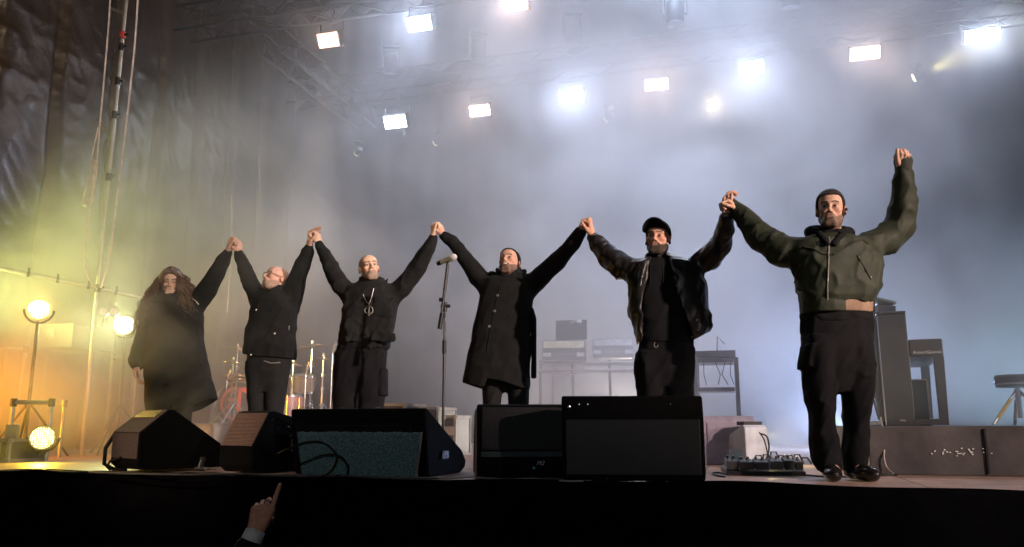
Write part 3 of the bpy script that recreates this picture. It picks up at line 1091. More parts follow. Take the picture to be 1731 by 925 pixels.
# ------------------------------------------------------------------ the performers
SKIN = mat('skin', (1, 1, 1), 0.58, var=0.12, nscale=45, bump=0.15, bscale=260, attr='tone', spec=0.25)
def cloth(name, col, rough=0.85, bscale=500, bump=0.25, var=0.25, nscale=14, spec=0.35, coat=0.0, wrinkle=None):
    return mat(name, col, rough, var=var, nscale=nscale, bump=bump, bscale=bscale, spec=spec, coat=coat, wrinkle=wrinkle)
C_WOOL = cloth('black_wool', (0.0075, 0.0078, 0.0080), 0.95, bscale=120, bump=.3, spec=.15, wrinkle=(4.5, .35))
C_COTTON = cloth('black_cotton', (0.0065, 0.0065, 0.0075), 0.9, bscale=120, bump=.3, spec=.12, wrinkle=(6, .5))
C_TWILL = cloth('charcoal_twill', (0.010, 0.0105, 0.0105), 0.85, bscale=120, bump=.3, spec=.15, wrinkle=(6, .5))
C_LEATHER = cloth('black_leather', (0.013, 0.011, 0.0105), 0.38, bscale=260, bump=0.12, spec=0.5, wrinkle=(7, .45))
C_OLIVE = cloth('olive_nylon', (0.021, 0.025, 0.0145), 0.68, bscale=150, bump=0.2, spec=0.25, wrinkle=(6.5, .6))
C_KNIT = cloth('olive_knit', (0.035, 0.038, 0.028), 0.95, bscale=420, bump=0.6)
C_TAN = cloth('tan_knit', (0.23, 0.155, 0.105), 0.95, bscale=320, bump=0.6)
C_SHOE = mat('shoe_leather', (0.012, 0.011, 0.011), 0.22, bump=0.2, bscale=60)
C_HAIR = cloth('dark_hair', (0.018, 0.013, 0.010), 0.55, bscale=380, bump=0.9, spec=0.4)
C_BEARD = cloth('brown_beard', (0.055, 0.036, 0.026), 0.6, bscale=420, bump=0.9)
C_GREYBEARD = cloth('grizzled_hair', (0.050, 0.042, 0.036), 0.6, bscale=380, bump=0.9)
C_CURLS = cloth('brown_curls', (0.085, 0.037, 0.020), 0.45, var=0.5, nscale=20, bscale=300, bump=0.5, spec=0.5)

def rowsP(Y, rows, b=None, ratio=0.6, dy=0.0):
    out = []
    for r in rows:
        v, uL, uR = r[:3]
        p, q = at(uL, v, Y), at(uR, v, Y)
        a = (q[0] - p[0]) / 2 * .95
        bb = r[3] if len(r) > 3 else (b if b else a * ratio)
        cy_ = Y + (r[4] if len(r) > 4 else dy)
        out.append((p[2], (p[0] + q[0]) / 2, a, cy_, bb))
    return out
def grow(rows, k, add=0.0, z0=None, z1=None):
    return [(z, cx, max(a * k + add, .02), c, max(b * k + add, .02)) for (z, cx, a, c, b) in rows if (z0 is None or z >= z0) and (z1 is None or z <= z1)]
def limb(Y, pts):
    P = [at(u, v, Y + dy) for (u, v, w, dy) in pts]
    Rr = [w / 2 * .93 * (Y + dy) / FPX for (u, v, w, dy) in pts]
    return P, Rr
def hem_cut(Y, pts, below=True, inner=None):
    xs = [at(u, v, Y)[0] for u, v in pts]; zs = [at(u, v, Y)[2] for u, v in pts]
    def post(P, d):
        return np.maximum(d, np.interp(P[:, 0], xs, zs) - P[:, 2])
    return post
def seq(*ps):
    def post(P, d):
        for p in ps:
            if p is not None: d = p(P, d)
        return d
    return post

def shoe_prims(x, y, dirx=0.0):
    d = np.array([dirx, -1, 0]); d = d / np.linalg.norm(d); s = np.array([d[1], -d[0], 0]) * -1
    o = np.array([x, y, ZS])
    def q(f, l, z): return o + d * f + s * l + np.array([0, 0, z])
    M = np.stack([s, d, np.array([0, 0, 1.0])], 1)
    return [ellipsoid(q(.10, 0, .045), (.050, .115, .045), M), capsule(q(-.07, 0, .045), q(.16, 0, .036), .038, .034, k=.02),
            capsule(q(-.03, 0, .06), q(-.025, 0, .13), .045, .046, k=.03), capsule(q(.02, 0, .075), q(.10, 0, .055), .032, .03, k=.02),
            Pr(lambda P: (ZS + .004) - P[:, 2], o, 9, 'i')]

class Person:
    def __init__(self, label, u, Y):
        self.label, self.Y = label, Y
        b = at(u, 700, Y); self.base = np.array([b[0], Y, ZS])
        self.view = math.degrees(math.atan2(-b[0], Y))
        self.parts = []
    def make(self, head, torso, arms, hands, legs, skin, brow=(.03, .02, .015), stubble=.6, bcol=(.034, .024, .019), skin_h=.0055, tmax=None, extra=()):
        """the continuous body under the clothes"""
        Y = self.Y
        self.head = head
        L = list(head.prims())
        L.append(Loft(grow(torso, .64)).prim(k=.03))
        for P, r in arms:
            n = len(P); L += chain(P, [max(.030, min(.052, q * .55)) for q in r], .02)
        for h_ in hands: L += h_
        for lg in legs:
            L.append(Loft(grow(lg, .60)).prim(k=.03))
            z, cx, a, c, b = sorted(lg)[0]
            L += [capsule((cx, c, ZS + .10), (cx, c - .12, ZS + .045), .034, .03, k=.02)]
        self.body = L
        o = sdf_object('person', L, skin_h, SKIN, None, self.base, None, head.colour(skin, brow, stubble, bcol))
        tag(o, self.label, 'person', 'performers holding hands in a line')
        self.o = o
        return o
    def wear(self, name, prims, h, m, post=None, label=None, relax=1, colour=None):
        o = sdf_object(name, prims, h, m, self.o, self.base, post, colour, relax)
        if label: o['label'] = label
        return o
    def add(self, g, name, m, smooth=True):
        g.v = [tuple(np.array(p) - self.base) for p in g.v]
        return g.build(name, m, self.o, smooth=smooth)
    def seam(self, prims, pix, name, m, r=.003, lift=.0, post=None, closed=False):
        pts = []
        px = list(pix)
        for i in range(len(px) - 1):
            for k in range(5):
                a = k / 5
                pts.append((px[i][0] * (1 - a) + px[i + 1][0] * a, px[i][1] * (1 - a) + px[i + 1][1] * a))
        pts.append(px[-1])
        W = [trace(prims, u, v, self.Y, post) for u, v in pts]
        W = [w - ray(u, v) / np.linalg.norm(ray(u, v)) * lift for w, (u, v) in zip(W, pts) if w is not None]
        if len(W) < 2: return None
        return self.add(G().tube(W, r, 6), name, m)
    def studs(self, prims, pix, name, m, r=.006, post=None):
        for (u, v) in pix:
            w = trace(prims, u, v, self.Y, post)
            if w is None: continue
            d = ray(u, v); d = d / np.linalg.norm(d)
            g = G(); g.lathe([(r, -.002), (r, .002), (r * .6, .0035), (.0005, .0036)], 12, w, Vector(-d).to_track_quat('Z', 'Y').to_matrix())
            self.add(g, name, m)
    def shoes(self, legs, dirs):
        for lg, dx in zip(legs, dirs):
            z, cx, a, c, b = sorted(lg)[0]
            self.wear('shoe', shoe_prims(cx, c - .02, dx), .007, C_SHOE)

def hip(rows):            # rows of one leg reach down to the ankle
    return rows
def down(Y, rows, ankle=.085, w=.115, knee=None):
    """adds the hidden part of a leg, down to the ankle"""
    R_ = sorted(rows)
    z, cx, a, c, b = R_[0]
    out = list(rows)
    if z > ZS + ankle + .05:
        zk = (z + ZS + ankle) / 2
        out += [(zk, cx, (a + w / 2) / 2 + .01, c, (b + w / 2) / 2 + .01), (ZS + ankle, cx, w / 2 + .02, c, w / 2 + .02)]
    return out
SKIN_A = (.50, .30, .215); SKIN_B = (.46, .275, .20)
BUTTON = mat('dull_metal', (0.35, 0.33, 0.30), 0.35, metal=0.8)
ZIP = mat('zip_metal', (0.30, 0.29, 0.27), 0.4, metal=0.8, bump=0.6, bscale=400)

CL = {'12': (400, 416, 7.05), '23': (532, 407, 6.85), '34': (737, 392, 6.55), '45': (993, 386, 6.0), '56': (1229, 343, 5.25)}
def clasp_hand(key, P, left, s=1.1, curl=.6, thumb=.6, lift=.0):
    """a raised hand that grips the neighbour's: left = the owner's left hand (comes from the left of the picture)"""
    c = at(*CL[key])
    W = np.asarray(P[-1])
    sx = 1 if left else -1
    tgt = c + np.array([0, 0, .05 + lift])
    f = tgt - W; f = f / np.linalg.norm(f)
    f = f * .7 + np.array([0.0, 0, .45]); f /= np.linalg.norm(f)
    return hand(W + f * .008, f, np.array([sx * .9, -.35 if left else .35, 0.0]), sx, curl, s, .3, thumb)

# ---- man in the olive bomber jacket, nearest, on the right
def man_bomber():
    Y = 4.92
    p = Person('short haired man in olive bomber jacket with tan waistband, one fist raised alone', 1410, Y)
    torso = rowsP(Y, [(392, 1384, 1426, .085, .03), (400, 1364, 1442, .12, .02), (410, 1338, 1474, .15), (430, 1335, 1488, .165), (450, 1337, 1488, .175, -.01), (470, 1341, 1487, .18, -.02), (490, 1345, 1484, .18, -.02), (505, 1349, 1479, .17, -.02), (514, 1352, 1476, .155, -.015)])
    hips = rowsP(Y, [(530, 1355, 1474, .135), (545, 1355, 1475, .14), (570, 1356, 1474, .14), (610, 1362, 1470, .135), (640, 1378, 1456, .12), (664, 1398, 1436, .09)])
    la = limb(Y, [(1352, 428, 54, .02), (1322, 424, 58, .06), (1288, 403, 50, .16), (1264, 375, 40, .26), (1250, 358, 31, .31)])
    ra = limb(Y, [(1466, 416, 50, .02), (1494, 408, 54, .04), (1520, 383, 52, .05), (1528, 338, 44, .0), (1527, 298, 36, -.03)])
    lleg = rowsP(Y, [(570, 1357, 1413, .13), (600, 1357, 1414, .14), (640, 1360, 1413, .13), (665, 1363, 1410, .12), (700, 1370, 1408, .11), (730, 1371, 1411, .105), (760, 1373, 1416, .10), (780, 1377, 1419, .095), (797, 1384, 1419, .085)])
    rleg = rowsP(Y, [(570, 1417, 1473, .13), (600, 1418, 1474, .14), (640, 1421, 1475, .13), (665, 1423, 1473, .12), (700, 1427, 1466, .11), (730, 1429, 1464, .105), (760, 1428, 1466, .10), (780, 1428, 1465, .095), (797, 1430, 1461, .085)])
    H = Head(at(1404, 355, Y - .04), rot_head(p.view - 2, 2, 2), 1.06, .98)
    hl = hand(at(1249, 357, Y + .31), (-.78, .08, .55), (-.55, -.2, -.75), -1, .72, 1.08, .2, .4)
    hr = hand(at(1527, 291, Y - .035), (0.02, .05, 1), (0.05, -1, 0), 1, 1.0, 1.2, .1, .38, curls=[.86, .9, .95, 1.0])
    p.make(H, torso + hips, [la, ra], [hl, hr], [lleg, rleg], SKIN_A, stubble=.92, skin_h=.0048)
    jk = [Loft(torso, 2.5).prim()] + chain(*la, .04) + chain(*ra, .04)
    fp = folds(.015, 12, 6, 3.3, 1.9, .5)
    p.wear('bomber_jacket', jk, .008, C_OLIVE, fp)
    wb = rowsP(Y, [(508, 1354, 1474, .150, -.015), (520, 1355, 1473, .150, -.015), (531, 1356, 1472, .146, -.01)])
    def ribs(P, d): return d + .0016 * np.sin(P[:, 0] * 420)
    wl_ = Loft([(z, cx - a * .36, a * .66, c, b) for z, cx, a, c, b in wb]).prim()
    p.wear('waistband', [Loft(wb).prim()], .006, C_TAN, ribs, 'tan ribbed waistband')
    fl = rowsP(Y, [(507, 1351, 1437, .158, -.016), (520, 1352, 1438, .158, -.016), (532, 1353, 1437, .154, -.012)])  # left end covers the tan band where that lies in shade
    p.wear('facing_and_shade', [Loft(fl).prim()], .007, C_OLIVE, folds(.006, 12, 9, 1.0), 'dark olive front facing, its left end standing in for shade on the waistband')
    p.wear('sweater_hem', [Loft(rowsP(Y, [(529, 1353, 1476, .148), (538, 1353, 1476, .15), (546, 1355, 1475, .145)])).prim()], .008, C_COTTON, folds(.008, 9, 14, 6))
    # hooded collar of the sweater
    ring = []
    for k in range(13):
        an = math.pi * 2 * k / 12
        c = at(1404, 389, Y + .015)
        ring.append(c + np.array([.118 * math.sin(an), -.095 * math.cos(an) + .01, -.018 - .028 * math.cos(an)]))
    hood = chain(ring, [.030 + .014 * (1 - math.cos(math.pi * 2 * k / 12)) / 2 for k in range(13)], .02)
    hood += [capsule(at(1386, 396, Y - .12), at(1398, 412, Y - .165), .022, .016, k=.02), capsule(at(1424, 396, Y - .12), at(1410, 412, Y - .165), .022, .016, k=.02)]
    p.wear('sweater_hood', hood, .007, C_COTTON, folds(.008, 12, 12, 2))
    # knitted cuffs over the hands
    c1 = [capsule(at(1527, 300, Y - .03), at(1527, 288, Y - .035), .047, .045), capsule(at(1527, 288, Y - .035), at(1527, 274, Y - .03), .046, .058, k=.02)]
    p.wear('knit_cuff', c1, .006, C_KNIT)
    c2 = [capsule(at(1254, 363, Y + .30), at(1247, 355, Y + .31), .048, .046), capsule(at(1247, 355, Y + .31), at(1237, 345, Y + .32), .045, .040, k=.02)]
    p.wear('knit_cuff', c2, .006, C_KNIT)
    # trousers
    pk = [Loft(hips).prim(), Loft(lleg).prim(k=.008), Loft(rleg).prim(k=.008)]
    w = .115
    for (u, v0, v1, s_) in ((1364, 585, 622, -1), (1468, 585, 618, 1)):
        a, b = at(u, v0, Y - .03), at(u, v1, Y - .03)
        pk.append(Loft([(b[2], b[0], .03, Y - .02, .085), (a[2], a[0] - s_ * .006, .028, Y - .02, .085)]).prim(k=.012))
    p.wear('cargo_trousers', pk, .008, C_COTTON, folds(.018, 9, 3.2, 5.0, 1.5, .7))
    p.shoes([lleg, rleg], (-.25, .15))
    # hair
    q, post = H.shell(.011, [-.10, -.055, -.03, .0, .012, .04, .1], [.070, .066, .045, .018, -.010, -.045, -.075], .004, 120)
    p.wear('hair', q, .005, C_HAIR, post)
    # zip, pockets, yoke seams
    tr = jk
    p.seam(tr, [(1402, 408), (1401, 430), (1400, 460), (1399, 490), (1399, 508)], 'zip', ZIP, .004, .004, fp)
    p.seam(tr, [(1340, 424), (1356, 417), (1375, 421), (1390, 429), (1404, 431)], 'yoke_seam', C_OLIVE, .007, .0, fp)
    p.seam(tr, [(1408, 431), (1425, 421), (1445, 409), (1458, 405), (1468, 412)], 'yoke_seam', C_OLIVE, .007, .0, fp)
    p.seam(tr, [(1449, 432), (1460, 450), (1472, 472)], 'pocket_welt', C_OLIVE, .006, .0, fp)
    p.seam(tr, [(1352, 450), (1343, 478)], 'pocket_welt', C_OLIVE, .006, .0, fp)
    p.studs(tr, [(1452, 436), (1472, 469), (1352, 450), (1342, 483)], 'press_stud', BUTTON, .006, fp)
    p.add(G().tube([at(1401, 400, Y - .19), at(1402, 408, Y - .195)], .005, 6), 'zip_pull', BUTTON)
    # earpiece
    e = H.pt(.088, -.004, -.004)
    p.add(G().lathe([(.009, -.008), (.010, .002), (.006, .008)], 10, e), 'earpiece', M_BLACK)

# ---- man in cap and open leather jacket
def man_cap():
    Y = 5.65
    p = Person('bearded man in black cap and open leather jacket, next to the bomber jacket', 1120, Y)
    torso = rowsP(Y, [(430, 1098, 1128, .08, .03), (437, 1084, 1152, .12, .02), (446, 1064, 1178, .145), (460, 1058, 1188, .16), (482, 1057, 1194, .165), (510, 1059, 1198, .165), (535, 1063, 1202, .165), (553, 1068, 1204, .165), (566, 1071, 1196, .16), (578, 1074, 1180, .155)])
    shirt = rowsP(Y, [(431, 1094, 1130, .085, .02), (440, 1084, 1144, .11, .01), (455, 1074, 1160, .125, -.01), (480, 1072, 1166, .135, -.01), (530, 1074, 1166, .14, -.01), (580, 1076, 1170, .135)])
    hips = rowsP(Y, [(577, 1077, 1169, .125), (600, 1073, 1171, .135), (625, 1078, 1167, .135), (655, 1100, 1145, .10)])
    lleg = down(Y, rowsP(Y, [(595, 1073, 1120, .125), (630, 1072, 1123, .13), (660, 1076, 1124, .12), (690, 1078, 1123, .11), (740, 1081, 1120, .10)]))
    rleg = down(Y, rowsP(Y, [(595, 1124, 1171, .125), (630, 1123, 1173, .13), (660, 1123, 1172, .12), (690, 1124, 1169, .11), (740, 1127, 1166, .10)]))
    la = limb(Y, [(1072, 456, 42, .02), (1050, 452, 46, .08), (1027, 432, 40, .18), (1011, 413, 30, .27), (1002, 402, 22, .31)])
    ra = limb(Y, [(1178, 448, 40, .0), (1200, 436, 44, -.06), (1218, 415, 40, -.16), (1225, 388, 30, -.30), (1228, 366, 24, -.37)])
    H = Head(at(1112, 404, Y - .05), rot_head(p.view - 10, 4, 2), 1.06, .97)
    hl = clasp_hand('45', la[0], False, 1.12, .62, .3)
    hr = hand(at(1228, 362, Y - .385), (-.05, 0, 1), (1, -.25, 0), 1, .5, 1.12, .4, .3)
    p.make(H, shirt + hips, [la, ra], [hl, hr], [lleg, rleg], (.50, .27, .185), stubble=.7, skin_h=.0052)
    p.wear('sweatshirt', [Loft(shirt).prim()], .008, C_COTTON, folds(.010, 7, 4, 2))
    inner = grow(torso, 1.0, -.014)
    opn = rowsP(Y, [(425, 1098, 1124, .4, -.42), (440, 1093, 1127, .4, -.42), (460, 1088, 1130, .4, -.42), (500, 1081, 1139, .4, -.42), (530, 1077, 1151, .4, -.42), (560, 1075, 1163, .4, -.42), (590, 1074, 1173, .4, -.42)])
    fp = folds(.017, 10, 5.0, 8.1, 1.6, .6)
    jk = [Loft(torso, 2.4).prim()] + chain(*la, .04) + chain(*ra, .04)
    cut = [Loft(grow(torso, 1.0, -.032)[1:]).prim('s', .004), Loft(opn, 6).prim('s', .006)]
    zb = min(q[0] for q in torso)
    cut[0].f = (lambda f: (lambda P: np.maximum(f(P) if False else f(np.stack([P[:, 0], P[:, 1], np.maximum(P[:, 2], zb + .001)], 1)), P[:, 2] - (ZS + 1.50))))(cut[0].f)
    hc = hem_cut(Y, [(1066, 583), (1078, 583), (1100, 580), (1168, 577), (1198, 562), (1208, 556)])
    p.wear('leather_jacket', jk + cut, .0075, C_LEATHER, seq(fp, hc))
    # collar and lapels
    lap = chain([at(1131, 434, Y - .05), at(1136, 446, Y - .115), at(1142, 470, Y - .16), at(1143, 488, Y - .168)], [.016, .020, .016, .006], .02)
    lap += chain([at(1094, 434, Y - .05), at(1090, 446, Y - .115), at(1084, 468, Y - .155), at(1082, 485, Y - .16)], [.015, .018, .012, .006], .02)
    lap += chain([at(1096, 432, Y - .03), at(1104, 430, Y + .09), at(1122, 430, Y + .09), at(1130, 432, Y - .03)], [.02, .022, .022, .02], .02)
    p.wear('lapels', lap, .007, C_LEATHER, folds(.006, 14, 14, 4))
    p.wear('trousers', [Loft(hips).prim(), Loft(lleg).prim(k=.02), Loft(rleg).prim(k=.02)], .009, C_COTTON, folds(.016, 9, 3.2, 7, 1.5))
    p.shoes([lleg, rleg], (-.2, .2))
    # cap
    q, post = H.shell(.015, [-.10, .0, .03, .1], [.052, .040, .012, .0], .0)
    p.wear('cap', q, .006, C_COTTON, post)
    def brim(P):
        q = H.loc(P); x, y, z = q[:, 0], q[:, 1], q[:, 2]
        zz = z - (.066 - .30 * (y + .06)) + 4.2 * x * x
        rr = np.sqrt((x / .092) ** 2 + ((y + .085) / .085) ** 2) - 1
        return np.maximum(np.abs(zz) - .0055, rr * .08) * H.s * .8
    p.wear('cap_brim', [Pr(brim, H.pt(0, -.09, .06), .15)], .004, C_COTTON)
    q, post = H.beard(.004, noise=.002)
    p.wear('beard', q, .004, C_BEARD, post)
    p.studs(jk + cut, [(1139, 465), (1145, 520), (1160, 550), (1178, 541), (1170, 570)], 'press_stud', BUTTON, .007, fp)
    c = at(1109, 583, Y - .15); g = G()
    g.tube([c + np.array([.014 * math.cos(a * .628), 0, .018 * math.sin(a * .628)]) for a in range(3, 11)], .0028, 6)
    p.add(g, 'belt_ring', BUTTON)
    for (u0, u1) in ((1100, 1099), (1121, 1121)):
        p.seam([Loft(shirt).prim()], [(u0, 447), (u1, 478)], 'hood_string', C_TWILL, .0035, .003)

# ---- man in the long dark coat, centre
def man_coat():
    Y = 6.5
    p = Person('smiling man with his chin up in a long buttoned black overcoat', 853, Y)
    torso = rowsP(Y, [(459, 845, 880, .09, .03), (465, 830, 896, .12, .02), (474, 813, 906, .15), (490, 811, 905, .16), (515, 806, 902, .165), (545, 800, 900, .17), (575, 794, 900, .18), (610, 786, 900, .195), (640, 779, 899, .205), (664, 776, 898, .21)])
    hips = rowsP(Y, [(560, 815, 893, .13), (600, 815, 894, .14), (630, 822, 888, .13), (664, 845, 864, .08)])
    lleg = down(Y, rowsP(Y, [(610, 814, 855, .125), (650, 815, 852, .115), (690, 816, 846, .10), (720, 818, 844, .095)]))
    rleg = down(Y, rowsP(Y, [(610, 853, 896, .125), (650, 855, 896, .115), (672, 858, 895, .105), (690, 860, 894, .10), (720, 862, 890, .095)]))
    la = limb(Y, [(824, 484, 38, .0), (808, 468, 35, .02), (786, 436, 28, .04), (764, 408, 24, .05), (750, 399, 18, .05)])
    ra = limb(Y, [(896, 484, 38, .0), (916, 466, 37, -.08), (942, 442, 32, -.2), (968, 412, 28, -.38), (981, 394, 22, -.46)])
    H = Head(at(861, 445, Y - .06), rot_head(p.view - 20, 20, -4), 1.04, 1.0)
    hl = clasp_hand('34', la[0], False, 1.05, .7, .3)
    hr = clasp_hand('45', ra[0], True, 1.05, .75, .3)
    p.make(H, grow(torso, 1.0, 0, at(0, 560, Y)[2]) + hips, [la, ra], [hl, hr], [lleg, rleg], SKIN_B, stubble=.95, skin_h=.006)
    fp = folds(.010, 8, 3.0, 4.2, 2.0)
    hc = hem_cut(Y, [(770, 643), (777, 645), (812, 656), (821, 655), (824, 642), (850, 647), (880, 657), (900, 660)])
    inner = Loft(grow(torso, 1, -.02, None, at(0, 560, Y)[2])).prim('s', .005)
    zb = min(q[0] for q in torso) - .01
    ff = inner.f
    inner.f = lambda P: np.maximum(ff(np.stack([P[:, 0], P[:, 1], np.maximum(P[:, 2], zb + .012)], 1)), P[:, 2] - at(0, 575, Y)[2])
    slit = [at(824, 590, Y - .22), at(819, 630, Y - .25), at(817, 662, Y - .25)]
    ct = [Loft(torso, 2.4).prim()] + chain(*la, .035) + chain(*ra, .035) + [inner] + [capsule(slit[i], slit[i + 1], .012 * (i + .35), .012 * (i + 1.35), 's', .004) for i in range(2)]
    p.wear('overcoat', ct, .0085, C_WOOL, seq(fp, hc))
    st = rowsP(Y, [(522, 892, 902, .05, -.02), (540, 896, 907, .06, -.02), (580, 898, 907, .06, -.02), (640, 897, 907, .06, -.02)])
    p.wear('hanging_belt', [Loft(st).prim()], .008, C_WOOL)
    # upright collar
    col = chain([at(840, 455, Y - .02), at(845, 462, Y - .11), at(856, 468, Y - .145)], [.012, .022, .012], .02)
    col += chain([at(886, 459, Y - .02), at(878, 464, Y - .11), at(862, 469, Y - .145)], [.02, .024, .012], .02)
    col += chain([at(842, 459, Y - .02), at(852, 459, Y + .09), at(874, 459, Y + .09), at(886, 460, Y - .02)], [.018, .024, .024, .02], .02)
    p.wear('collar', col, .007, C_WOOL)
    p.wear('shoulder_tab', [ellipsoid(at(832, 464, Y - .02), (.04, .05, .028))], .007, C_WOOL)
    p.wear('scarf', [Loft(rowsP(Y, [(456, 848, 882, .10, -.02), (470, 846, 884, .115, -.03), (478, 850, 880, .11, -.02)])).prim()], .008, C_WOOL, folds(.01, 14, 14, 2))
    p.wear('trousers', [Loft(hips).prim(), Loft(lleg).prim(k=.015), Loft(rleg).prim(k=.015)], .009, C_TWILL, folds(.010, 8, 3.5, 3))
    p.shoes([lleg, rleg], (-.3, .05))
    q, post = H.shell(.009, [-.10, -.06, -.03, .0, .012, .04, .1], [.090, .080, .060, .018, -.012, -.045, -.07], .003, 120)
    p.wear('hair', q, .006, C_HAIR, post)
    g = G(); pts = [H.pt(.020 * k, -.1035 + .012 * k * k, -.0625 + .004 * k * k) for k in (-1, -.6, -.2, .2, .6, 1)]
    g.tube(pts, .0042 * H.s, 6); p.add(g, 'teeth', mat('tooth_enamel', (.62, .58, .52), .3))
    p.studs(ct, [(841, 500), (836, 526), (827, 552)], 'coat_button', mat('horn_button', (.09, .08, .075), .3), .012, fp)
    p.seam(ct, [(846, 480), (840, 505), (833, 540), (826, 575), (823, 595)], 'front_edge', C_WOOL, .005, .0, fp)

# ---- bald man with the pendant
def man_pendant():
    Y = 6.76
    p = Person('bald man with grey beard and a silver ring pendant over his dark pocketed jacket', 612, Y)
    torso = rowsP(Y, [(474, 606, 650, .095, .03), (480, 598, 662, .12, .02), (488, 586, 674, .145), (505, 580, 676, .16), (530, 577, 673, .17), (555, 574, 669, .175), (578, 571, 664, .175), (586, 573, 661, .165), (591, 577, 655, .155)])
    hips = rowsP(Y, [(586, 571, 654, .145), (600, 568, 652, .15), (620, 570, 648, .15), (660, 592, 626, .11)])
    lleg = down(Y, rowsP(Y, [(600, 568, 610, .14), (625, 565, 611, .14), (660, 564, 611, .13), (695, 562, 610, .125), (730, 562, 608, .12)]), w=.15)
    rleg = down(Y, rowsP(Y, [(600, 608, 652, .14), (625, 606, 652, .14), (660, 606, 650, .13), (695, 606, 649, .125), (730, 608, 648, .12)]), w=.15)
    la = limb(Y, [(592, 500, 36, .0), (576, 484, 34, .03), (559, 452, 28, .06), (547, 427, 22, .08), (540, 413, 17, .09)])
    ra = limb(Y, [(664, 500, 38, .0), (682, 484, 36, -.04), (706, 452, 31, -.1), (724, 420, 25, -.17), (732, 402, 19, -.2)])
    H = Head(at(624, 454, Y - .05), rot_head(p.view + 10, 12, -9), 1.03, 1.0)
    hl = clasp_hand('23', la[0], False, 1.05, .55, .4)
    hr = clasp_hand('34', ra[0], True, 1.05, .8, .2)
    p.make(H, torso + hips, [la, ra], [hl, hr], [lleg, rleg], (.56, .37, .27), brow=(.05, .04, .03), stubble=.85, bcol=(.10, .085, .07), skin_h=.006)
    fp = folds(.014, 12, 7, 6.6, 2.0)
    jk = [Loft(torso, 2.5).prim()] + chain(*la, .035) + chain(*ra, .035)
    zf = at(0, 500, Y)[2]
    for (u0, u1, v0, v1) in ((584, 607, 540, 578), (628, 664, 538, 578), (634, 664, 503, 535)):
        a, b = at(u0, v1, Y - .165), at(u1, v0, Y - .165)
        c = (a + b) / 2
        jk.append(Loft([(a[2], c[0], (b[0] - a[0]) / 2, c[1], .022), (b[2], c[0], (b[0] - a[0]) / 2, c[1] + .008, .022)], 6).prim(k=.006))
    p.wear('pocketed_jacket', jk, .0085, C_TWILL, fp)
    col = [Loft(rowsP(Y, [(470, 607, 650, .10, -.005), (478, 605, 655, .11, -.005), (488, 603, 658, .115, .0)])).prim()]
    col += chain([at(652, 478, Y - .02), at(656, 470, Y - .04)], [.016, .006], .01)
    p.wear('collar', col, .007, C_TWILL, folds(.006, 12, 12, 1))
    tr = [Loft(hips).prim(), Loft(lleg).prim(k=.03), Loft(rleg).prim(k=.03)]
    a, b = at(648, 668, Y), at(648, 625, Y)
    tr.append(Loft([(a[2], a[0], .03, Y - .02, .09), (b[2], b[0], .03, Y - .02, .09)]).prim(k=.01))
    p.wear('wide_trousers', tr, .009, C_COTTON, folds(.014, 11, 1.6, 5.5, 1.6))
    p.shoes([lleg, rleg], (-.2, .25))
    # necklace: chain and ring pendant with its bars
    jt = jk + col
    w = trace(jk, 624, 525, Y, fp) + np.array([0, -.012, 0])
    L = [trace(jt, u, v, Y, fp) for u, v in ((614, 498), (617, 505), (620, 511), (624, 514))]
    Rr = [trace(jt, u, v, Y, fp) for u, v in ((632, 488), (630, 497), (627, 507), (624, 514))]
    g = G()
    for seq_ in (L, Rr):
        q = [x + np.array([0, -.008, 0]) for x in seq_ if x is not None]
        if len(q) > 1: g.tube(q, .0032, 6)
    q = trace(jt, 624, 514, Y, fp)
    g.tube([q + np.array([0, -.01, 0]), w + np.array([0, 0, .034])], .0032, 6)
    p.add(g, 'necklace', M_ALU)
    g = G(); rr = .034
    g.tube([w + np.array([rr * math.cos(a * math.pi / 12), 0, rr * math.sin(a * math.pi / 12)]) for a in range(25)], .0030, 6)
    g.tube([w + np.array([0, 0, rr]), w + np.array([0, 0, -rr - .010])], .0028, 6)
    g.tube([w + np.array([-.026, 0, .014]), w + np.array([-.004, 0, .014])], .0022, 6)
    g.tube([w + np.array([-.024, 0, -.018]), w + np.array([.016, 0, -.018])], .0022, 6)
    p.add(g, 'pendant', M_ALU)

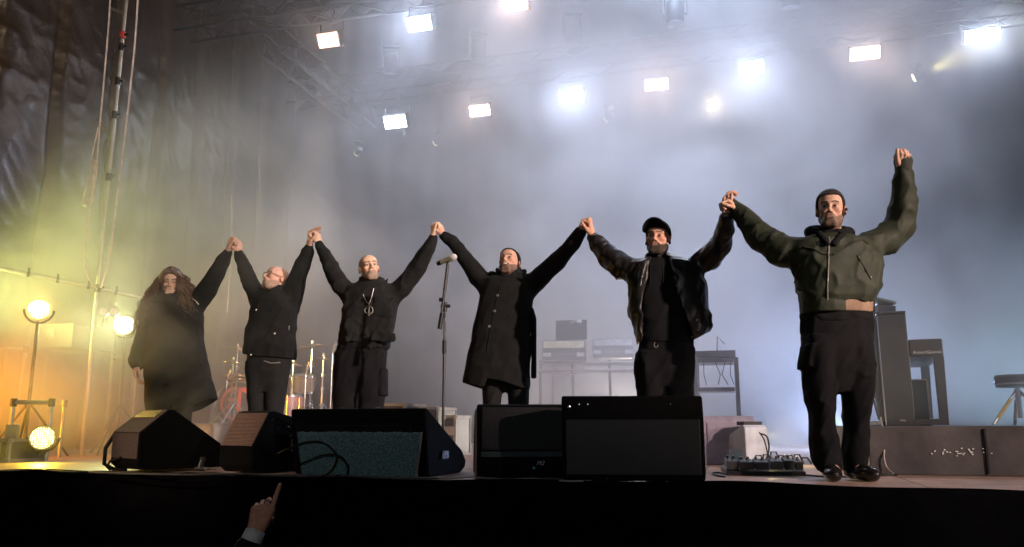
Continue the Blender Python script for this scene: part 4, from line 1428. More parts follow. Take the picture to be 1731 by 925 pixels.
# ---- bald man with glasses, head turned aside
def man_glasses():
    Y = 7.1
    p = Person('bald man with glasses, head thrown back and turned aside, in a short black jacket', 455, Y)
    torso = rowsP(Y, [(488, 446, 484, .09, .03), (496, 432, 496, .13, .02), (508, 427, 504, .15), (525, 424, 505, .165), (550, 417, 503, .17), (575, 412, 502, .175), (600, 411, 500, .17), (612, 413, 498, .165)])
    hips = rowsP(Y, [(598, 417, 494, .145), (615, 416, 492, .15), (630, 420, 484, .145), (662, 438, 464, .10)])
    lleg = down(Y, rowsP(Y, [(612, 416, 453, .13), (635, 416, 454, .13), (665, 418, 452, .12), (700, 422, 450, .11), (730, 424, 450, .10)]))
    rleg = down(Y, rowsP(Y, [(612, 450, 492, .13), (635, 449, 488, .13), (665, 450, 482, .12), (700, 450, 478, .11), (730, 450, 476, .10)]))
    la = limb(Y, [(438, 506, 34, .0), (426, 484, 31, .0), (414, 455, 26, -.02), (406, 435, 20, -.03), (404, 429, 17, -.03)])
    ra = limb(Y, [(492, 506, 38, .0), (499, 480, 36, -.05), (511, 447, 29, -.14), (520, 426, 21, -.2), (522, 419, 17, -.22)])
    H = Head(at(466, 472, Y - .03), rot_head(p.view - 58, 20, -4), 1.03, 1.0)
    hl = clasp_hand('12', la[0], False, 1.1, .5, .5)
    hr = clasp_hand('23', ra[0], True, 1.15, .25, .6)
    p.make(H, torso + hips, [la, ra], [hl, hr], [lleg, rleg], (.56, .33, .25), brow=(.06, .04, .03), stubble=.7, bcol=(.12, .10, .085), skin_h=.0065)
    fp = folds(.014, 11, 6, 1.6, 2.0)
    jk = [Loft(torso, 2.4).prim()] + chain(*la, .035) + chain(*ra, .035)
    p.wear('short_jacket', jk, .009, C_WOOL, seq(fp, hem_cut(Y, [(405, 597), (413, 599), (440, 605), (500, 608)])))
    p.wear('collar', [Loft(rowsP(Y, [(484, 450, 486, .10, .0), (494, 444, 490, .115, .0), (500, 440, 492, .12)])).prim()], .008, C_WOOL)
    p.wear('trousers', [Loft(hips).prim(), Loft(lleg).prim(k=.02), Loft(rleg).prim(k=.02)], .009, C_TWILL, folds(.010, 8, 3, 9))
    p.shoes([lleg, rleg], (-.3, .1))
    g = G()
    for sx in (-1, 1):
        g.tube([H.pt(sx * .034 + .023 * math.cos(a * .524), -.108 + .012 * abs(math.cos(a * .524)), .001 + .018 * math.sin(a * .524)) for a in range(13)], .0022, 6)
        g.tube([H.pt(sx * .057, -.098, .004), H.pt(sx * .083, .01, .006)], .0022, 6)
    g.tube([H.pt(-.011, -.112, .003), H.pt(.011, -.112, .003)], .0022, 6)
    p.add(g, 'glasses', M_DARKMETAL)
    p.seam([Loft(hips).prim()], [(446, 610), (458, 614), (474, 613)], 'belt', M_ALU, .004, .01)
    p.studs(jk, [(464, 564), (433, 524), (424, 600)], 'press_stud', BUTTON, .008, fp)
    p.seam(jk, [(489, 551), (488, 558)], 'zip', ZIP, .005, .004, fp)

# ---- long haired performer in the long coat
def long_hair():
    Y = 7.15
    p = Person('performer with long curly reddish hair and a long dark coat, one arm hanging down', 298, Y)
    torso = rowsP(Y, [(503, 268, 312, .09, .03), (510, 256, 328, .13, .02), (520, 252, 342, .15), (545, 250, 344, .165), (570, 248, 345, .165), (600, 246, 350, .18), (635, 244, 357, .195), (672, 245, 367, .21), (705, 247, 370, .21)])
    hips = rowsP(Y, [(600, 258, 335, .13), (630, 256, 334, .14), (660, 256, 330, .13)])
    lleg = down(Y, rowsP(Y, [(640, 255, 296, .13), (680, 257, 293, .12), (710, 262, 292, .11)]))
    rleg = down(Y, rowsP(Y, [(640, 290, 330, .13), (680, 290, 325, .12), (710, 292, 322, .11)]))
    la = limb(Y, [(262, 527, 34, .02), (248, 560, 32, .02), (237, 590, 30, -.02), (233, 610, 30, -.05), (232, 617, 20, -.06)])
    ra = limb(Y, [(333, 512, 36, .0), (350, 490, 36, -.02), (366, 463, 31, -.05), (378, 440, 24, -.08), (385, 428, 17, -.09)])
    H = Head(at(289, 478, Y - .06), rot_head(p.view - 4, -6, 0), .98, .95)
    hl = hand(at(231, 617, Y - .06), (.12, -.15, -1), (.9, .2, .1), -1, .3, 1.1, .2, .3)
    hr = clasp_hand('12', ra[0], True, 1.1, .7, .4)
    p.make(H, grow(torso, 1, 0, at(0, 600, Y)[2]) + hips, [la, ra], [hl, hr], [lleg, rleg], (.50, .32, .24), stubble=.0, skin_h=.0065)
    fp = folds(.010, 8, 3.0, 7.7, 2.0)
    inner = Loft(grow(torso, 1, -.02)).prim('s', .005); ff = inner.f
    zb = min(q[0] for q in torso)
    inner.f = lambda P: np.maximum(ff(np.stack([P[:, 0], P[:, 1], np.maximum(P[:, 2], zb + .012)], 1)), P[:, 2] - at(0, 610, Y)[2])
    inner.c = inner.c - np.array([0, 0, .1])
    ct = [Loft(torso, 2.4).prim()] + chain(*la, .035) + chain(*ra, .035) + [inner]
    p.wear('long_coat', ct, .0085, C_WOOL, seq(fp, hem_cut(Y, [(240, 697), (300, 700), (325, 692), (370, 671)])))
    p.wear('trousers', [Loft(hips).prim(), Loft(lleg).prim(k=.02), Loft(rleg).prim(k=.02)], .010, C_TWILL, folds(.010, 8, 3, 4))
    p.shoes([lleg, rleg], (-.1, .2))
    p.wear('scarf', [Loft(rowsP(Y, [(496, 270, 310, .10, -.03), (506, 264, 318, .12, -.03), (515, 262, 320, .125, -.02)])).prim()], .009, C_WOOL, folds(.012, 14, 14, 2))
    # a soft cap of hair with locks that curl down
    q, post = H.shell(.030, [-.12, -.085, -.05, .0, .1], [.086, .072, .02, -.10, -.20], .010, 40)
    p.wear('hair', q, .007, C_CURLS, post)
    rnd = random.Random(5)
    g = G()
    for i in range(330):
        an = rnd.uniform(-2.45, 2.45)                       # round the head, 0 = back
        x0, y0 = .118 * math.sin(an), .025 + .11 * math.cos(an)
        z0 = rnd.uniform(-.03, .085) * (1 if abs(an) < 1.9 else .6)
        Lh = rnd.uniform(.22, .40)
        fl = rnd.uniform(.03, .12)
        side = -1 if x0 < 0 else 1
        if side < 0 and rnd.random() < .5: Lh += .12; fl += .05
        ph = rnd.uniform(0, 6.3); cr = rnd.uniform(.008, .017); tw = rnd.uniform(60, 95)
        pts = []
        for k in range(26):
            t = k / 25
            ox = x0 * (1 + .25 * t) + side * fl * math.sin(t * 1.7); oy = y0 * (1 + .1 * t) - .02 * t
            pts.append(H.c + H.s * np.array([ox + cr * math.cos(ph + tw * Lh * t), oy + cr * math.sin(ph + tw * Lh * t), z0 - Lh * t]))
        g.tube(pts, [.0052 * (1 - .75 * (k / 25) ** 2) for k in range(26)], 4)
    p.add(g, 'curly_locks', C_CURLS)
    p.seam(ct, [(322, 503), (330, 508), (336, 515)], 'bag_strap', M_ALU, .004, .004, fp)
for f_ in (man_bomber, man_cap, man_coat, man_pendant, man_glasses, long_hair): f_()
# ------------------------------------------------------------------ floor monitors along the stage edge
def flat(c): return Matrix.Rotation(c, 3, 'Z')
def wedge(label, corner_px, th, w, profile, h_left=True):
    c = floorpt(*corner_px); 
    t = thing('floor_monitor', label, 'speaker', (c[0], c[1], ZS), R(th), 'floor monitors along the stage edge')
    g = G(); g.prism(profile, -w if h_left else 0, 0 if h_left else w)
    g.build('cabinet', M_BLACKROUGH, t, bevel=.010)
    return t

def facet(t, name, m, y0, z0, y1, z1, x0, x1, lift=.004, thick=.006):
    """a thin panel laid on the slanted face between two profile points"""
    d = Vector((0, y1 - y0, z1 - z0)); n = Vector((0, -d.z, d.y)).normalized() if d.z > 0 else Vector((0, d.z, -d.y)).normalized()
    a, b = Vector((0, y0, z0)) + n * lift, Vector((0, y1, z1)) + n * lift
    g = G(); vs = []
    for off in (0, thick):
        for x in (x0, x1):
            for q in (a, b): vs.append((x, q.y + n.y * off - n.y * thick, q.z + n.z * off - n.z * thick))
    g.add(vs, [(0, 1, 3, 2), (4, 6, 7, 5), (0, 4, 5, 1), (2, 3, 7, 6), (0, 2, 6, 4), (1, 5, 7, 3)])
    return g.build(name, m, t, bevel=.0015)

def screw(t, x, y, z, n, r=.007):
    g = G(); g.lathe([(r, 0), (r, .003), (r * .6, .005)], 10, (x, y, z), Vector(n).to_track_quat('Z', 'Y').to_matrix()); return g.build('screw', M_STEEL, t)

# A: brown carpeted back, far left
t = wedge('leftmost floor monitor with a brown carpeted two-facet back and a black side', (231, 800.5), -42, .45, [(.04, .02), (0, .06), (0, .27), (.19, .43), (.23, .43), (.66, .15), (.68, .09), (.66, .02)])
facet(t, 'lower_back_panel', M_CARPETBACK, 0, .095, 0, .268, -.435, -.015)
facet(t, 'upper_back_panel', M_CARPETBACK, .002, .272, .186, .427, -.435, -.015)
facet(t, 'handle_plate', M_BLACK, .118, .370, .176, .419, -.40, -.05, .008)
for x in (-.35, -.10):
    a = Vector((0, .15, .40)) + Vector((0, -.155, .185)).normalized() * .009
    screw(t, x, a.y, a.z, (0, -.155, .185))
g = G(); g.tube([(-.46, .02, .26), (-.475, -.03, .16), (-.475, -.03, .05), (-.455, .03, .012), (-.30, .05, .012)], .014, 8)
g.build('carry_bar', M_BLACK, t, smooth=True)
g = G(); g.tube([(-.25, -.01, .10), (-.36, -.035, .075), (-.40, -.04, .03), (-.38, -.02, .008)], .008, 6); g.build('cable_tail', M_RUBBER, t, smooth=True)
# B: ribbed face
M_RIB = mat('ribbed_mesh', (0.26, 0.17, 0.15), 0.55, metal=0.2, var=0.15, nscale=30)
t = wedge('small floor monitor with a pale ribbed slanted panel, second from the left', (424, 802.5), -33, .34, [(.05, .01), (0, .05), (0, .18), (.13, .41), (.17, .42), (.42, .36), (.60, .22), (.62, .02)])
g = G()
d = Vector((0, .13, .23)).normalized(); n = Vector((0, -d.z, d.y))
for k in range(24):
    c = Vector((-.17, .0, .18)) + d * (.008 + k * .0105) + n * .003
    rt = Matrix.Rotation(-math.atan2(d.y, d.z), 3, 'X')
    g.box(c, (.32, .007, .0058), rt)
g.build('ribbed_panel', M_RIB, t)
facet(t, 'panel_backing', M_DARKMETAL, .002, .184, .128, .407, -.33, -.01, .0015)
g = G(); g.box((.004, .43, .19), (.012, .20, .10)); g.build('side_handle_recess', mat('mauve_recess', (.16, .085, .10), .6), t, bevel=.012)
g = G(); g.tube([(.018, .30, .25), (.026, .36, .24), (.026, .50, .19), (.018, .56, .165)], .022, 8, flat=.5); g.build('side_handle', M_BLACK, t, smooth=True)
for (y, z) in ((.16, .36), (.20, .30), (.30, .31)): screw(t, .001, y, z, (1, 0, 0), .005)
# C: the wide black one
t = wedge('widest floor monitor, flat black back with a teal carpet offcut leaning on it', (716, 808), -20, 1.00, [(.09, .0), (.06, .03), (0, .40), (.0, .425), (.03, .43), (.60, .15), (.67, .08), (.655, .035), (.57, .0)])
facet(t, 'back_rail', M_BLACK, .030, .235, .012, .335, -.96, -.10, .010)
for k in range(3):
    facet(t, 'cooling_fin', M_DARKMETAL, .0285 - .006 * k, .25 + .03 * k, .0275 - .006 * k, .262 + .03 * k, -.90, -.14 - .2 * (k % 2), .016)
for x in (-.62, -.60, -.36, -.35, -.33): screw(t, x, .01, .43, (0, 0, 1), .004)
g = G(); g.box((.006, .30, .13), (.012, .10, .05)); g.build('connector_plate', M_BLACK, t)
for (y, z) in ((.28, .14), (.32, .12)): screw(t, .012, y, z, (1, 0, 0), .008)
corner = floorpt(714, 809)
# teal carpet offcut leaning on it
M_TEAL = mat('teal_carpet', (0.14, 0.23, 0.235), 1.0, var=0.5, nscale=90, bump=1.0, bscale=160, spec=0.1)
rt = thing('carpet_offcut', 'teal carpet offcut with a frayed pale edge leaning on the widest monitor', 'carpet piece', (corner[0], corner[1], ZS), R(-20))
g = G(); nx_, nz_ = 60, 16; vs = []; fs = []
rr = random.Random(3)
for j in range(nz_ + 1):
    for i in range(nx_ + 1):
        a, b = i / nx_, j / nz_
        x0 = -.865 + .02 * (1 - b); x1 = -.028 + .055 * b
        z = .004 + .272 * b + (rr.uniform(0, .007) if j == nz_ else 0)
        vs.append((x0 + (x1 - x0) * a + (rr.uniform(-.002, .004) if i in (0, nx_) else 0), -.030 - .050 * b + .004 * math.sin(a * 9) + .0 * b, z))
for j in range(nz_):
    for i in range(nx_):
        k = j * (nx_ + 1) + i; fs.append((k, k + 1, k + nx_ + 2, k + nx_ + 1))
g.add(vs, fs); o = g.build('carpet', M_TEAL, rt, smooth=True)
md = o.modifiers.new('thick', 'SOLIDIFY'); md.thickness = .012; md.offset = -1
g = G(); g.tube([(-.024 + .055 * b, -.038 - .050 * b, .004 + .274 * b) for b in [k / 14 for k in range(15)]], [.006 + .003 * rr.random() for k in range(15)], 6)
g.build('frayed_edge', mat('pale_fibre', (.32, .24, .24), .95, bump=.8, bscale=200), rt)
g = G()
for k in range(26):
    x = rr.uniform(-.84, -.05); z = rr.uniform(.03, .26); s_ = rr.choice((.002, .002, .003, .007 if k < 3 else .002))
    g.box((x, -.032 - .050 * z / .274 + .004 * math.sin(((x + .865) / .84) * 9) - .0075, z), (s_ * 1.5, .003, s_), Matrix.Rotation(rr.uniform(0, 3), 3, 'Y'))
g.build('paper_flecks', M_WHITE, rt)
# D and E: the two square black ones
t = wedge('square black monitor with a teal sheen and small letters, half behind the biggest one', (806, 811), 4, .66, [(.03, .01), (.0, .05), (.0, .13), (.02, .165), (.06, .44), (.09, .45), (.30, .40), (.50, .12), (.50, .01)], False)
facet(t, 'grille', M_GRILLE, .022, .175, .058, .43, .03, .64, .006)
facet(t, 'lower_bevel', mat('teal_sheen', (.028, .045, .050), .35, bump=.8, bscale=220, spec=.7), .002, .133, .019, .163, .025, .64, .003)  # teal sheen of the bevel put into its base colour
g = G(); g.prism([(.05, .02), (.03, .12), (.045, .20), (.085, .42), (.28, .38), (.47, .11), (.47, .02)], -.012, .001); g.build('side_panel', mat('tan_lit_side', (.30, .20, .13), .6, var=.3, nscale=20), t, bevel=.004)  # tan light on the cabinet's side put into the panel's colour
g = G(); g.box((-.013, .13, .19), (.006, .05, .15)); g.build('side_handle_recess', M_BLACK, t, bevel=.002)
M_LETTER = mat('pale_lettering', (.42, .34, .50), .5)
lettering('lettering', 'M2', .036, M_LETTER, t, (.385, -.0015, .095), (R(90), 0, 0), .001, None, .3)
g = G(); g.add([(.335, -.001, .062), (.355, -.001, .062), (.345, -.001, .080)], [(0, 1, 2)]); g.build('badge', mat('blue_badge', (.05, .30, .42), .4), t)
t = wedge('biggest plain black monitor at the stage edge right of the centre', (951, 817), -3, .805, [(.025, .012), (.0, .05), (.0, .36), (.02, .475), (.035, .49), (.30, .45), (.60, .12), (.60, .012)], False)
g = G(); g.box((.40, -.004, .20), (.76, .012, .31)); g.build('back_plate', M_BLACK, t, bevel=.004)
for x in (.10, .15, .62): screw(t, x, .006, .44, (0, -1, .15), .005)
screw(t, .04, -.001, .425, (0, -1, 0), .010)
for x in (.10, .72):
    g = G(); g.box((x, .05, .006), (.09, .06, .012)); g.build('foot', M_RUBBER, t)
g = G(); g.lathe([(.008, 0), (.004, .02)], 8, (.25, .0, .03), Matrix.Rotation(R(90), 3, 'X')); g.build('knob', M_STEEL, t)

# black cable looping out of the ribbed monitor
def cable(label, pts, r=.008, m=M_RUBBER, name='cable', sub=6):
    P = [Vector(p) for p in pts]; out = []
    for i in range(len(P) - 1):
        p0, p1, p2, p3 = P[max(i - 1, 0)], P[i], P[i + 1], P[min(i + 2, len(P) - 1)]
        for k in range(sub):
            t_ = k / sub
            out.append(.5 * ((2 * p1) + (p2 - p0) * t_ + (2 * p0 - 5 * p1 + 4 * p2 - p3) * t_ ** 2 + (3 * p1 - p0 - 3 * p2 + p3) * t_ ** 3))
    out.append(P[-1])
    return tag(G().tube(out, r, 7).build(name, m, smooth=True), label, 'cable')
cable('thick black cable looping in front of the teal carpet offcut', [at(470, 768, 5.02), at(490, 758, 4.97), at(520, 748, 4.94), at(550, 750, 4.92), at(569, 770, 4.92), at(562, 793, 4.93), at(545, 805, 4.94), at(520, 806, 4.97)], .0095)
for k, (lab, px, zz) in enumerate([
    ('thin black cable lying along the stage edge below the two left monitors', [(0, 799), (60, 797), (120, 800), (180, 799), (260, 803), (340, 801), (420, 805), (500, 806)], .012),
    ('grey cable lying loosely at the stage edge under the widest monitor', [(150, 800), (240, 803), (330, 804), (410, 803), (470, 806), (560, 805), (640, 809), (740, 810)], .018),
    ('pale thin cable on the stage edge below the square monitors', [(700, 811), (770, 810), (800, 808), (850, 812), (905, 811), (960, 815), (1010, 814)], .012)]):
    cable(lab, [floorpt(u, v - 1.5, zz) for u, v in px], (.008, .006, .005)[k], (M_RUBBER, mat('grey_cable', (.10, .09, .08), .4), mat('pale_cable', (.30, .27, .25), .4))[k])
g = thing('cable_connector', 'black multi-way cable connector lying between the two left monitors', 'connector', floorpt(337, 799, 0))
q = G(); q.tube([(0, 0, .03), (.01, .02, .10)], .02, 10); q.tube([(-.03, 0, .025), (.04, 0, .025)], .016, 8); q.build('shell', M_DARKMETAL, g, smooth=True)
q = G(); q.lathe([(.021, 0), (.021, .02)], 12, (.008, .016, .085)); q.build('ring', M_STEEL, g)

# ------------------------------------------------------------------ microphone on its stand
b = at(749, 716, 5.95); b[2] = ZS
t = thing('microphone_stand', 'tall black microphone stand with a short boom, between the two middle performers', 'mic stand', b)
def L_(u, v, dy=0): return Vector(at(u, v, 5.95 + dy)) - Vector(b)
g = G(); g.lathe([(.0, 0), (.14, 0), (.14, .012), (.05, .022), (.02, .05)], 28); g.build('base', M_BLACK, t, smooth=True)
top = L_(752, 516)
g = G(); g.tube([(0, 0, .03), (0, 0, L_(750, 585).z)], .0105, 10); g.build('lower_pole', M_DARKMETAL, t, smooth=True)
g = G(); g.tube([(0, 0, L_(750, 598).z), (0, 0, L_(750, 575).z)], .016, 10); g.build('clutch', M_BLACK, t, smooth=True)
g = G(); g.tube([(0, 0, L_(750, 576).z), (0, 0, L_(751, 524).z)], .008, 10); g.build('upper_pole', M_DARKMETAL, t, smooth=True)
z0 = L_(751, 520)
g = G(); g.tube([(0, .0, z0.z - .03), (0, 0, z0.z + .04)], .017, 10); g.tube([(-.03, -.005, z0.z + .01), (.04, -.005, z0.z + .01)], .013, 10); g.tube([(-.045, 0, z0.z + .06), (-.02, 0, z0.z + .06)], .016, 8)
g.build('boom_joint', M_BLACK, t, smooth=True)
p0, p1 = L_(743, 556, -.02), L_(757, 450, -.02)
g = G(); g.tube([p0, p1], .0095, 8); g.build('boom', M_BLACK, t, smooth=True)
g = G(); g.tube([p0, p0 * .68 + p1 * .32 - Vector((0, 0, .035))], .0175, 10); g.build('counterweight', M_BLACK, t, smooth=True)
g = G(); g.tube([p0 * .4 + p1 * .6, p1 + Vector((.0, 0, .01))], .0125, 8); g.build('grip_sleeve', M_BLACK, t, smooth=True)
mp_ = at(757, 439, 5.93)
M_MIC = mat('brushed_silver', (.62, .62, .64), .35, metal=.35, var=.05)
mic = thing('microphone', 'silver handheld microphone clipped on top of the tall stand', 'microphone', mp_)
ax = (Vector(at(768, 435, 5.85)) - Vector(at(746, 444, 5.95))).normalized()
rm = ax.to_track_quat('Z', 'Y').to_matrix()
g = G(); g.lathe([(.014, -.10), (.019, -.03), (.0215, .02), (.023, .03)], 16, (0, 0, 0), rm); g.build('body', M_MIC, mic, smooth=True)
g = G(); g.lathe([(.023, .03), (.026, .036), (.026, .045), (.0262, .06), (.024, .075), (.016, .088), (.002, .092)], 18, (0, 0, 0), rm); g.build('grille', mat('silver_mesh', (.6, .6, .6), .4, metal=.3, bump=.9, bscale=500), mic, smooth=True)
g = G(); g.lathe([(.018, -.112), (.0185, -.075), (.015, -.07)], 14, (0, 0, 0), rm); g.build('end_cap', M_BLACK, mic, smooth=True)
g = G(); g.tube([Vector((-.002, 0, -.005)), p1 + Vector(b) - Vector(mp_)], .012, 8); g.build('clip', M_BLACK, mic, smooth=True)

# ------------------------------------------------------------------ drum kit on its riser
DY = 10.4
rz = .30
c0 = st_of(at(440, 690, DY))
g = G(); g.box((c0[0], c0[1] + .3, rz / 2), (3.0, 2.4, rz)); 
tag(stage_obj(g, 'drum_riser', M_BLACK, bevel=.01), 'low black riser under the drum kit', 'riser')
RZ = ZS + rz
def ground_pt(u, Y, z): 
    p = at(u, 700, Y); return np.array([p[0], p[1], z])
M_SHELL = mat('drum_lacquer', (.33, .27, .22), .3, var=.15)
M_SHELLP = mat('pink_lacquer', (.55, .30, .28), .3, var=.15)
M_HEAD = mat('drum_head', (.70, .68, .62), .5)
M_BHEAD = mat('black_drum_head', (.018, .016, .016), .5)
M_RED = mat('red_orange_print', (.75, .09, .035), .5, var=.1)
M_CYM = mat('bronze_cymbal', (.72, .50, .26), .22, metal=1.0, bump=.15, bscale=90)
ry = Matrix.Rotation(R(90), 3, 'X')
bc = at(402, 682, DY); rB = .275
t = thing('bass_drum', 'bass drum with a black head and a red ring emblem, behind the man with glasses', 'drum', bc, R(4))
g = G(); g.lathe([(rB, -.01), (rB, -.40)], 40, (0, 0, 0), ry); g.build('shell', M_SHELL, t, smooth=True)
g = G(); g.lathe([(rB + .015, .02), (rB + .015, -.03), (rB - .012, -.03), (rB - .012, .02)], 44, (0, 0, 0), ry, caps=False); g.build('hoop', M_WHITE, t, smooth=True)
g = G(); g.lathe([(rB - .01, .003), (.001, .004)], 44, (0, 0, 0), ry); g.build('head', M_BHEAD, t)
g = G()
def bar(pts, w):
    n = len(pts); vs = []
    for i, p in enumerate(pts):
        d = (Vector(pts[min(i + 1, n - 1)]) - Vector(pts[max(i - 1, 0)])).normalized(); q = Vector((-d.y, d.x)) * w / 2
        vs += [(p[0] + q.x, -.0075, p[1] + q.y), (p[0] - q.x, -.0075, p[1] - q.y)]
    g.add(vs, [(2 * i, 2 * i + 1, 2 * i + 3, 2 * i + 2) for i in range(n - 1)])
k = rB * .74
bar([(k * math.cos(R(a)), k * math.sin(R(a))) for a in range(98, 300, 8)], .030)
bar([(k * math.cos(R(a)), k * math.sin(R(a))) for a in range(-60, 83, 8)], .030)
bar([(.02, -.10), (.02, k * 1.0)], .040)
bar([(-.10, k * .62), (.02, k * .90), (.14, k * .62)], .034)
bar([(-.125, .045), (.0, .045)], .042); bar([(-.125, -.055), (.0, -.055)], .042)
g.build('ring_emblem', M_RED, t)
for a in range(0, 360, 45):
    q = Vector(((rB + .02) * math.cos(R(a)), .01, (rB + .02) * math.sin(R(a)))); G().tube([q, q + Vector((0, .06, 0))], .011, 6).build('lug', M_STEEL, t)
g = G()
for sx in (-1, 1): g.tube([(sx * .2, .1, -.15), (sx * .36, .02, RZ - bc[2])], .009, 6)
g.build('spur', M_STEEL, t)
def drum(u, v, Y, r, h, m, label, tilt=0):
    c = at(u, v, Y)
    t = thing('drum', label, 'drum', c, .2, 'drums of the kit'); rx = Matrix.Rotation(R(tilt), 3, 'X')
    g = G(); g.lathe([(r, -h / 2), (r, h / 2)], 28, (0, 0, 0), rx); g.build('shell', m, t, smooth=True)
    for s_ in (-1, 1):
        g = G(); g.lathe([(r + .009, s_ * h / 2 - .016), (r + .009, s_ * h / 2 + .010), (r - .006, s_ * h / 2 + .010)], 28, (0, 0, 0), rx, caps=False); g.build('hoop', M_STEEL, t, smooth=True)
    g = G(); g.lathe([(r - .004, h / 2 + .004), (.001, h / 2 + .004)], 28, (0, 0, 0), rx); g.build('head', M_HEAD, t)
    g = G()
    for a in range(0, 360, 45):
        q = rx @ Vector(((r + .012) * math.cos(R(a)), (r + .012) * math.sin(R(a)), -h * .32)); q2 = rx @ Vector(((r + .012) * math.cos(R(a)), (r + .012) * math.sin(R(a)), h * .5)); g.tube([q, q2], .006, 6)
    g.build('lug', M_STEEL, t)
    g = G(); g.tube([rx @ Vector((0, r, 0)), Vector((0, r + .08, -.1)), Vector((0, r + .08, RZ - c[2]))], .012, 6); g.build('holder', M_STEEL, t)
drum(512, 648, 10.2, .14, .20, M_SHELL, 'small amber tom drum on the right of the kit', 12)
drum(481, 650, 10.5, .15, .20, M_SHELLP, 'pinkish tom drum partly behind the man with glasses', 10)
drum(487, 690, 10.2, .19, .30, M_SHELLP, 'pinkish floor tom behind the widest monitor')
drum(440, 640, 10.6, .15, .20, M_SHELL, 'tom drum hidden behind the man with glasses', 10)
def cymbal_stand(u, Y, v_cym, r, label, tilt=8, extra=None, both=None, boom=0):
    b = ground_pt(u, Y, RZ); zc = at(u, v_cym, Y)[2] - RZ
    t = thing('cymbal_stand', label, 'cymbal', b, 0, 'cymbals of the drum kit')
    g = G(); g.tube([(0, 0, .10), (0, 0, zc * .55)], .014, 8); g.tube([(0, 0, zc * .5), (0, 0, zc + .06)], .010, 8)
    for z in (zc * .55, zc * .3, zc * .75): g.tube([(0, 0, z - .025), (0, 0, z + .025)], .021, 8); g.tube([(0, -.01, z), (.045, -.02, z)], .008, 6)
    g.build('pole', M_STEEL, t, smooth=True)
    for k in range(3):
        a = k * 2.09 + u; G().tube([(0, 0, .30), (.24 * math.cos(a), .24 * math.sin(a), .01)], .010, 6).build('leg', M_STEEL, t)
    rx = Matrix.Rotation(R(tilt), 3, 'Y') @ Matrix.Rotation(R(-tilt * .6), 3, 'X')
    for dz in ([0] + ([both] if both else [])):
        g = G(); g.lathe([(.001, .030), (.022, .026), (.045, .010), (r * .6, .002), (r, -.012), (r, -.015), (r * .6, -.001), (.045, .007), (.001, .02)], 36, (0, 0, zc + dz), rx); g.build('cymbal', M_CYM, t, smooth=True)
    g = G(); g.tube([(0, 0, zc + .03), (0, 0, zc + .06)], .016, 8); g.build('wing_nut', M_STEEL, t)
cymbal_stand(395, 10.5, 590, .235, 'crash cymbal at the left of the kit between the first two performers', 3)
cymbal_stand(389, 10.2, 612, .17, 'lower thin cymbal left of the kit under the crash', 2)
cymbal_stand(396, 10.1, 640, .17, 'hi-hat pair above the bass drum', 1, both=.05)
cymbal_stand(523, 10.4, 584, .235, 'wide ride cymbal at the right of the kit', -6)
cymbal_stand(492, 10.1, 615, .12, 'small splash cymbal right beside the man with glasses', 6)
cymbal_stand(543, 10.2, 606, .10, 'small bell cymbal at the right end of the kit', 10)
for (u, v, Y, lab) in ((558, 588, 10.2, 'small drum microphone on a thin stand at the right end of the kit'), (514, 622, 10.0, 'small drum microphone pointing at the amber tom'), (380, 634, 10.0, 'small drum microphone by the hi-hat')):
    b = ground_pt(u, Y, RZ); z = at(u, v, Y)[2] - RZ
    t = thing('drum_microphone', lab, 'microphone', b, 0, 'drum microphones')
    G().tube([(0, 0, 0.01), (0, 0, z - .08), (.02, 0, z)], .007, 6).build('stand', M_STEEL, t)
    G().tube([(.015, 0, z - .02), (.045, -.02, z + .07)], .018, 10).build('capsule', M_STEEL, t, smooth=True)
    G().lathe([(0.001, 0), (.10, 0), (.10, .008), (.02, .014)], 16).build('base', M_BLACK, t)

# ------------------------------------------------------------------ cases behind
M_TRIM = mat('worn_trim', (.20, .19, .17), .6, metal=.2)
def flight_case(label, u0, u1, v0, v1, Y, depth=.5, rot=SANG, m=None, zbase=None, group='flight cases'):
    p, q = at(u0, v1, Y), at(u1, v0, Y)
    w, h = q[0] - p[0], q[2] - p[2]
    if zbase is not None: h = q[2] - zbase; p[2] = zbase
    t = thing('flight_case', label, 'case', ((p[0] + q[0]) / 2, Y + depth / 2, p[2]), rot, group)
    g = G(); g.box((0, 0, h / 2), (w - .01, depth - .01, h - .01)); g.build('panel', m or mat('case_laminate', (.03, .03, .032), .5), t)
    g = G()
    for sx in (-1, 1):
        for sy in (-1, 1): g.box((sx * (w / 2 - .012), sy * (depth / 2 - .012), h / 2), (.028, .028, h))
        for z in (.013, h - .013): g.box((sx * (w / 2 - .012), 0, z), (.0275, depth - .03, .0275))
    for sy in (-1, 1):
        for z in (.013, h - .013): g.box((0, sy * (depth / 2 - .012), z), (w - .03, .0275, .0275))
    g.build('edge_trim', M_TRIM, t)
    for sx in (-1, 1):
        for sy in (-1, 1):
            for z in (.02, h - .02):
                g = G(); g.lathe([(.001, -.03), (.026, -.02), (.03, 0), (.026, .02), (.001, .03)], 10, (sx * (w / 2 - .015), sy * (depth / 2 - .015), z))
                if sy < 0: g.build('ball_corner', M_TRIM, t, smooth=True)
    g = G(); g.box((0, -depth / 2 - .003, h * .62), (.13, .008, .09)); g.build('latch', M_ALU, t)
    return t
flight_case('pale edged flight case seen right of the man with the pendant', 650, 700, 682, 740, 8.6, .6, zbase=ZS)
flight_case('flight case with thin pale edges behind the microphone stand', 701, 755, 688, 745, 8.9, .6, zbase=ZS)
flight_case('low flight case at the right of the microphone stand', 757, 782, 702, 748, 8.5, .5, zbase=ZS)
flight_case('small flight case behind the long coat at the drum riser', 330, 372, 716, 752, 9.2, .4, m=mat('grey_laminate', (.25, .25, .22), .5), zbase=ZS)
flight_case('grey case lying on the scaffold shelf at the left edge', 46, 146, 548, 588, 9.3, .7, m=mat('grey_laminate2', (.20, .17, .15), .6))
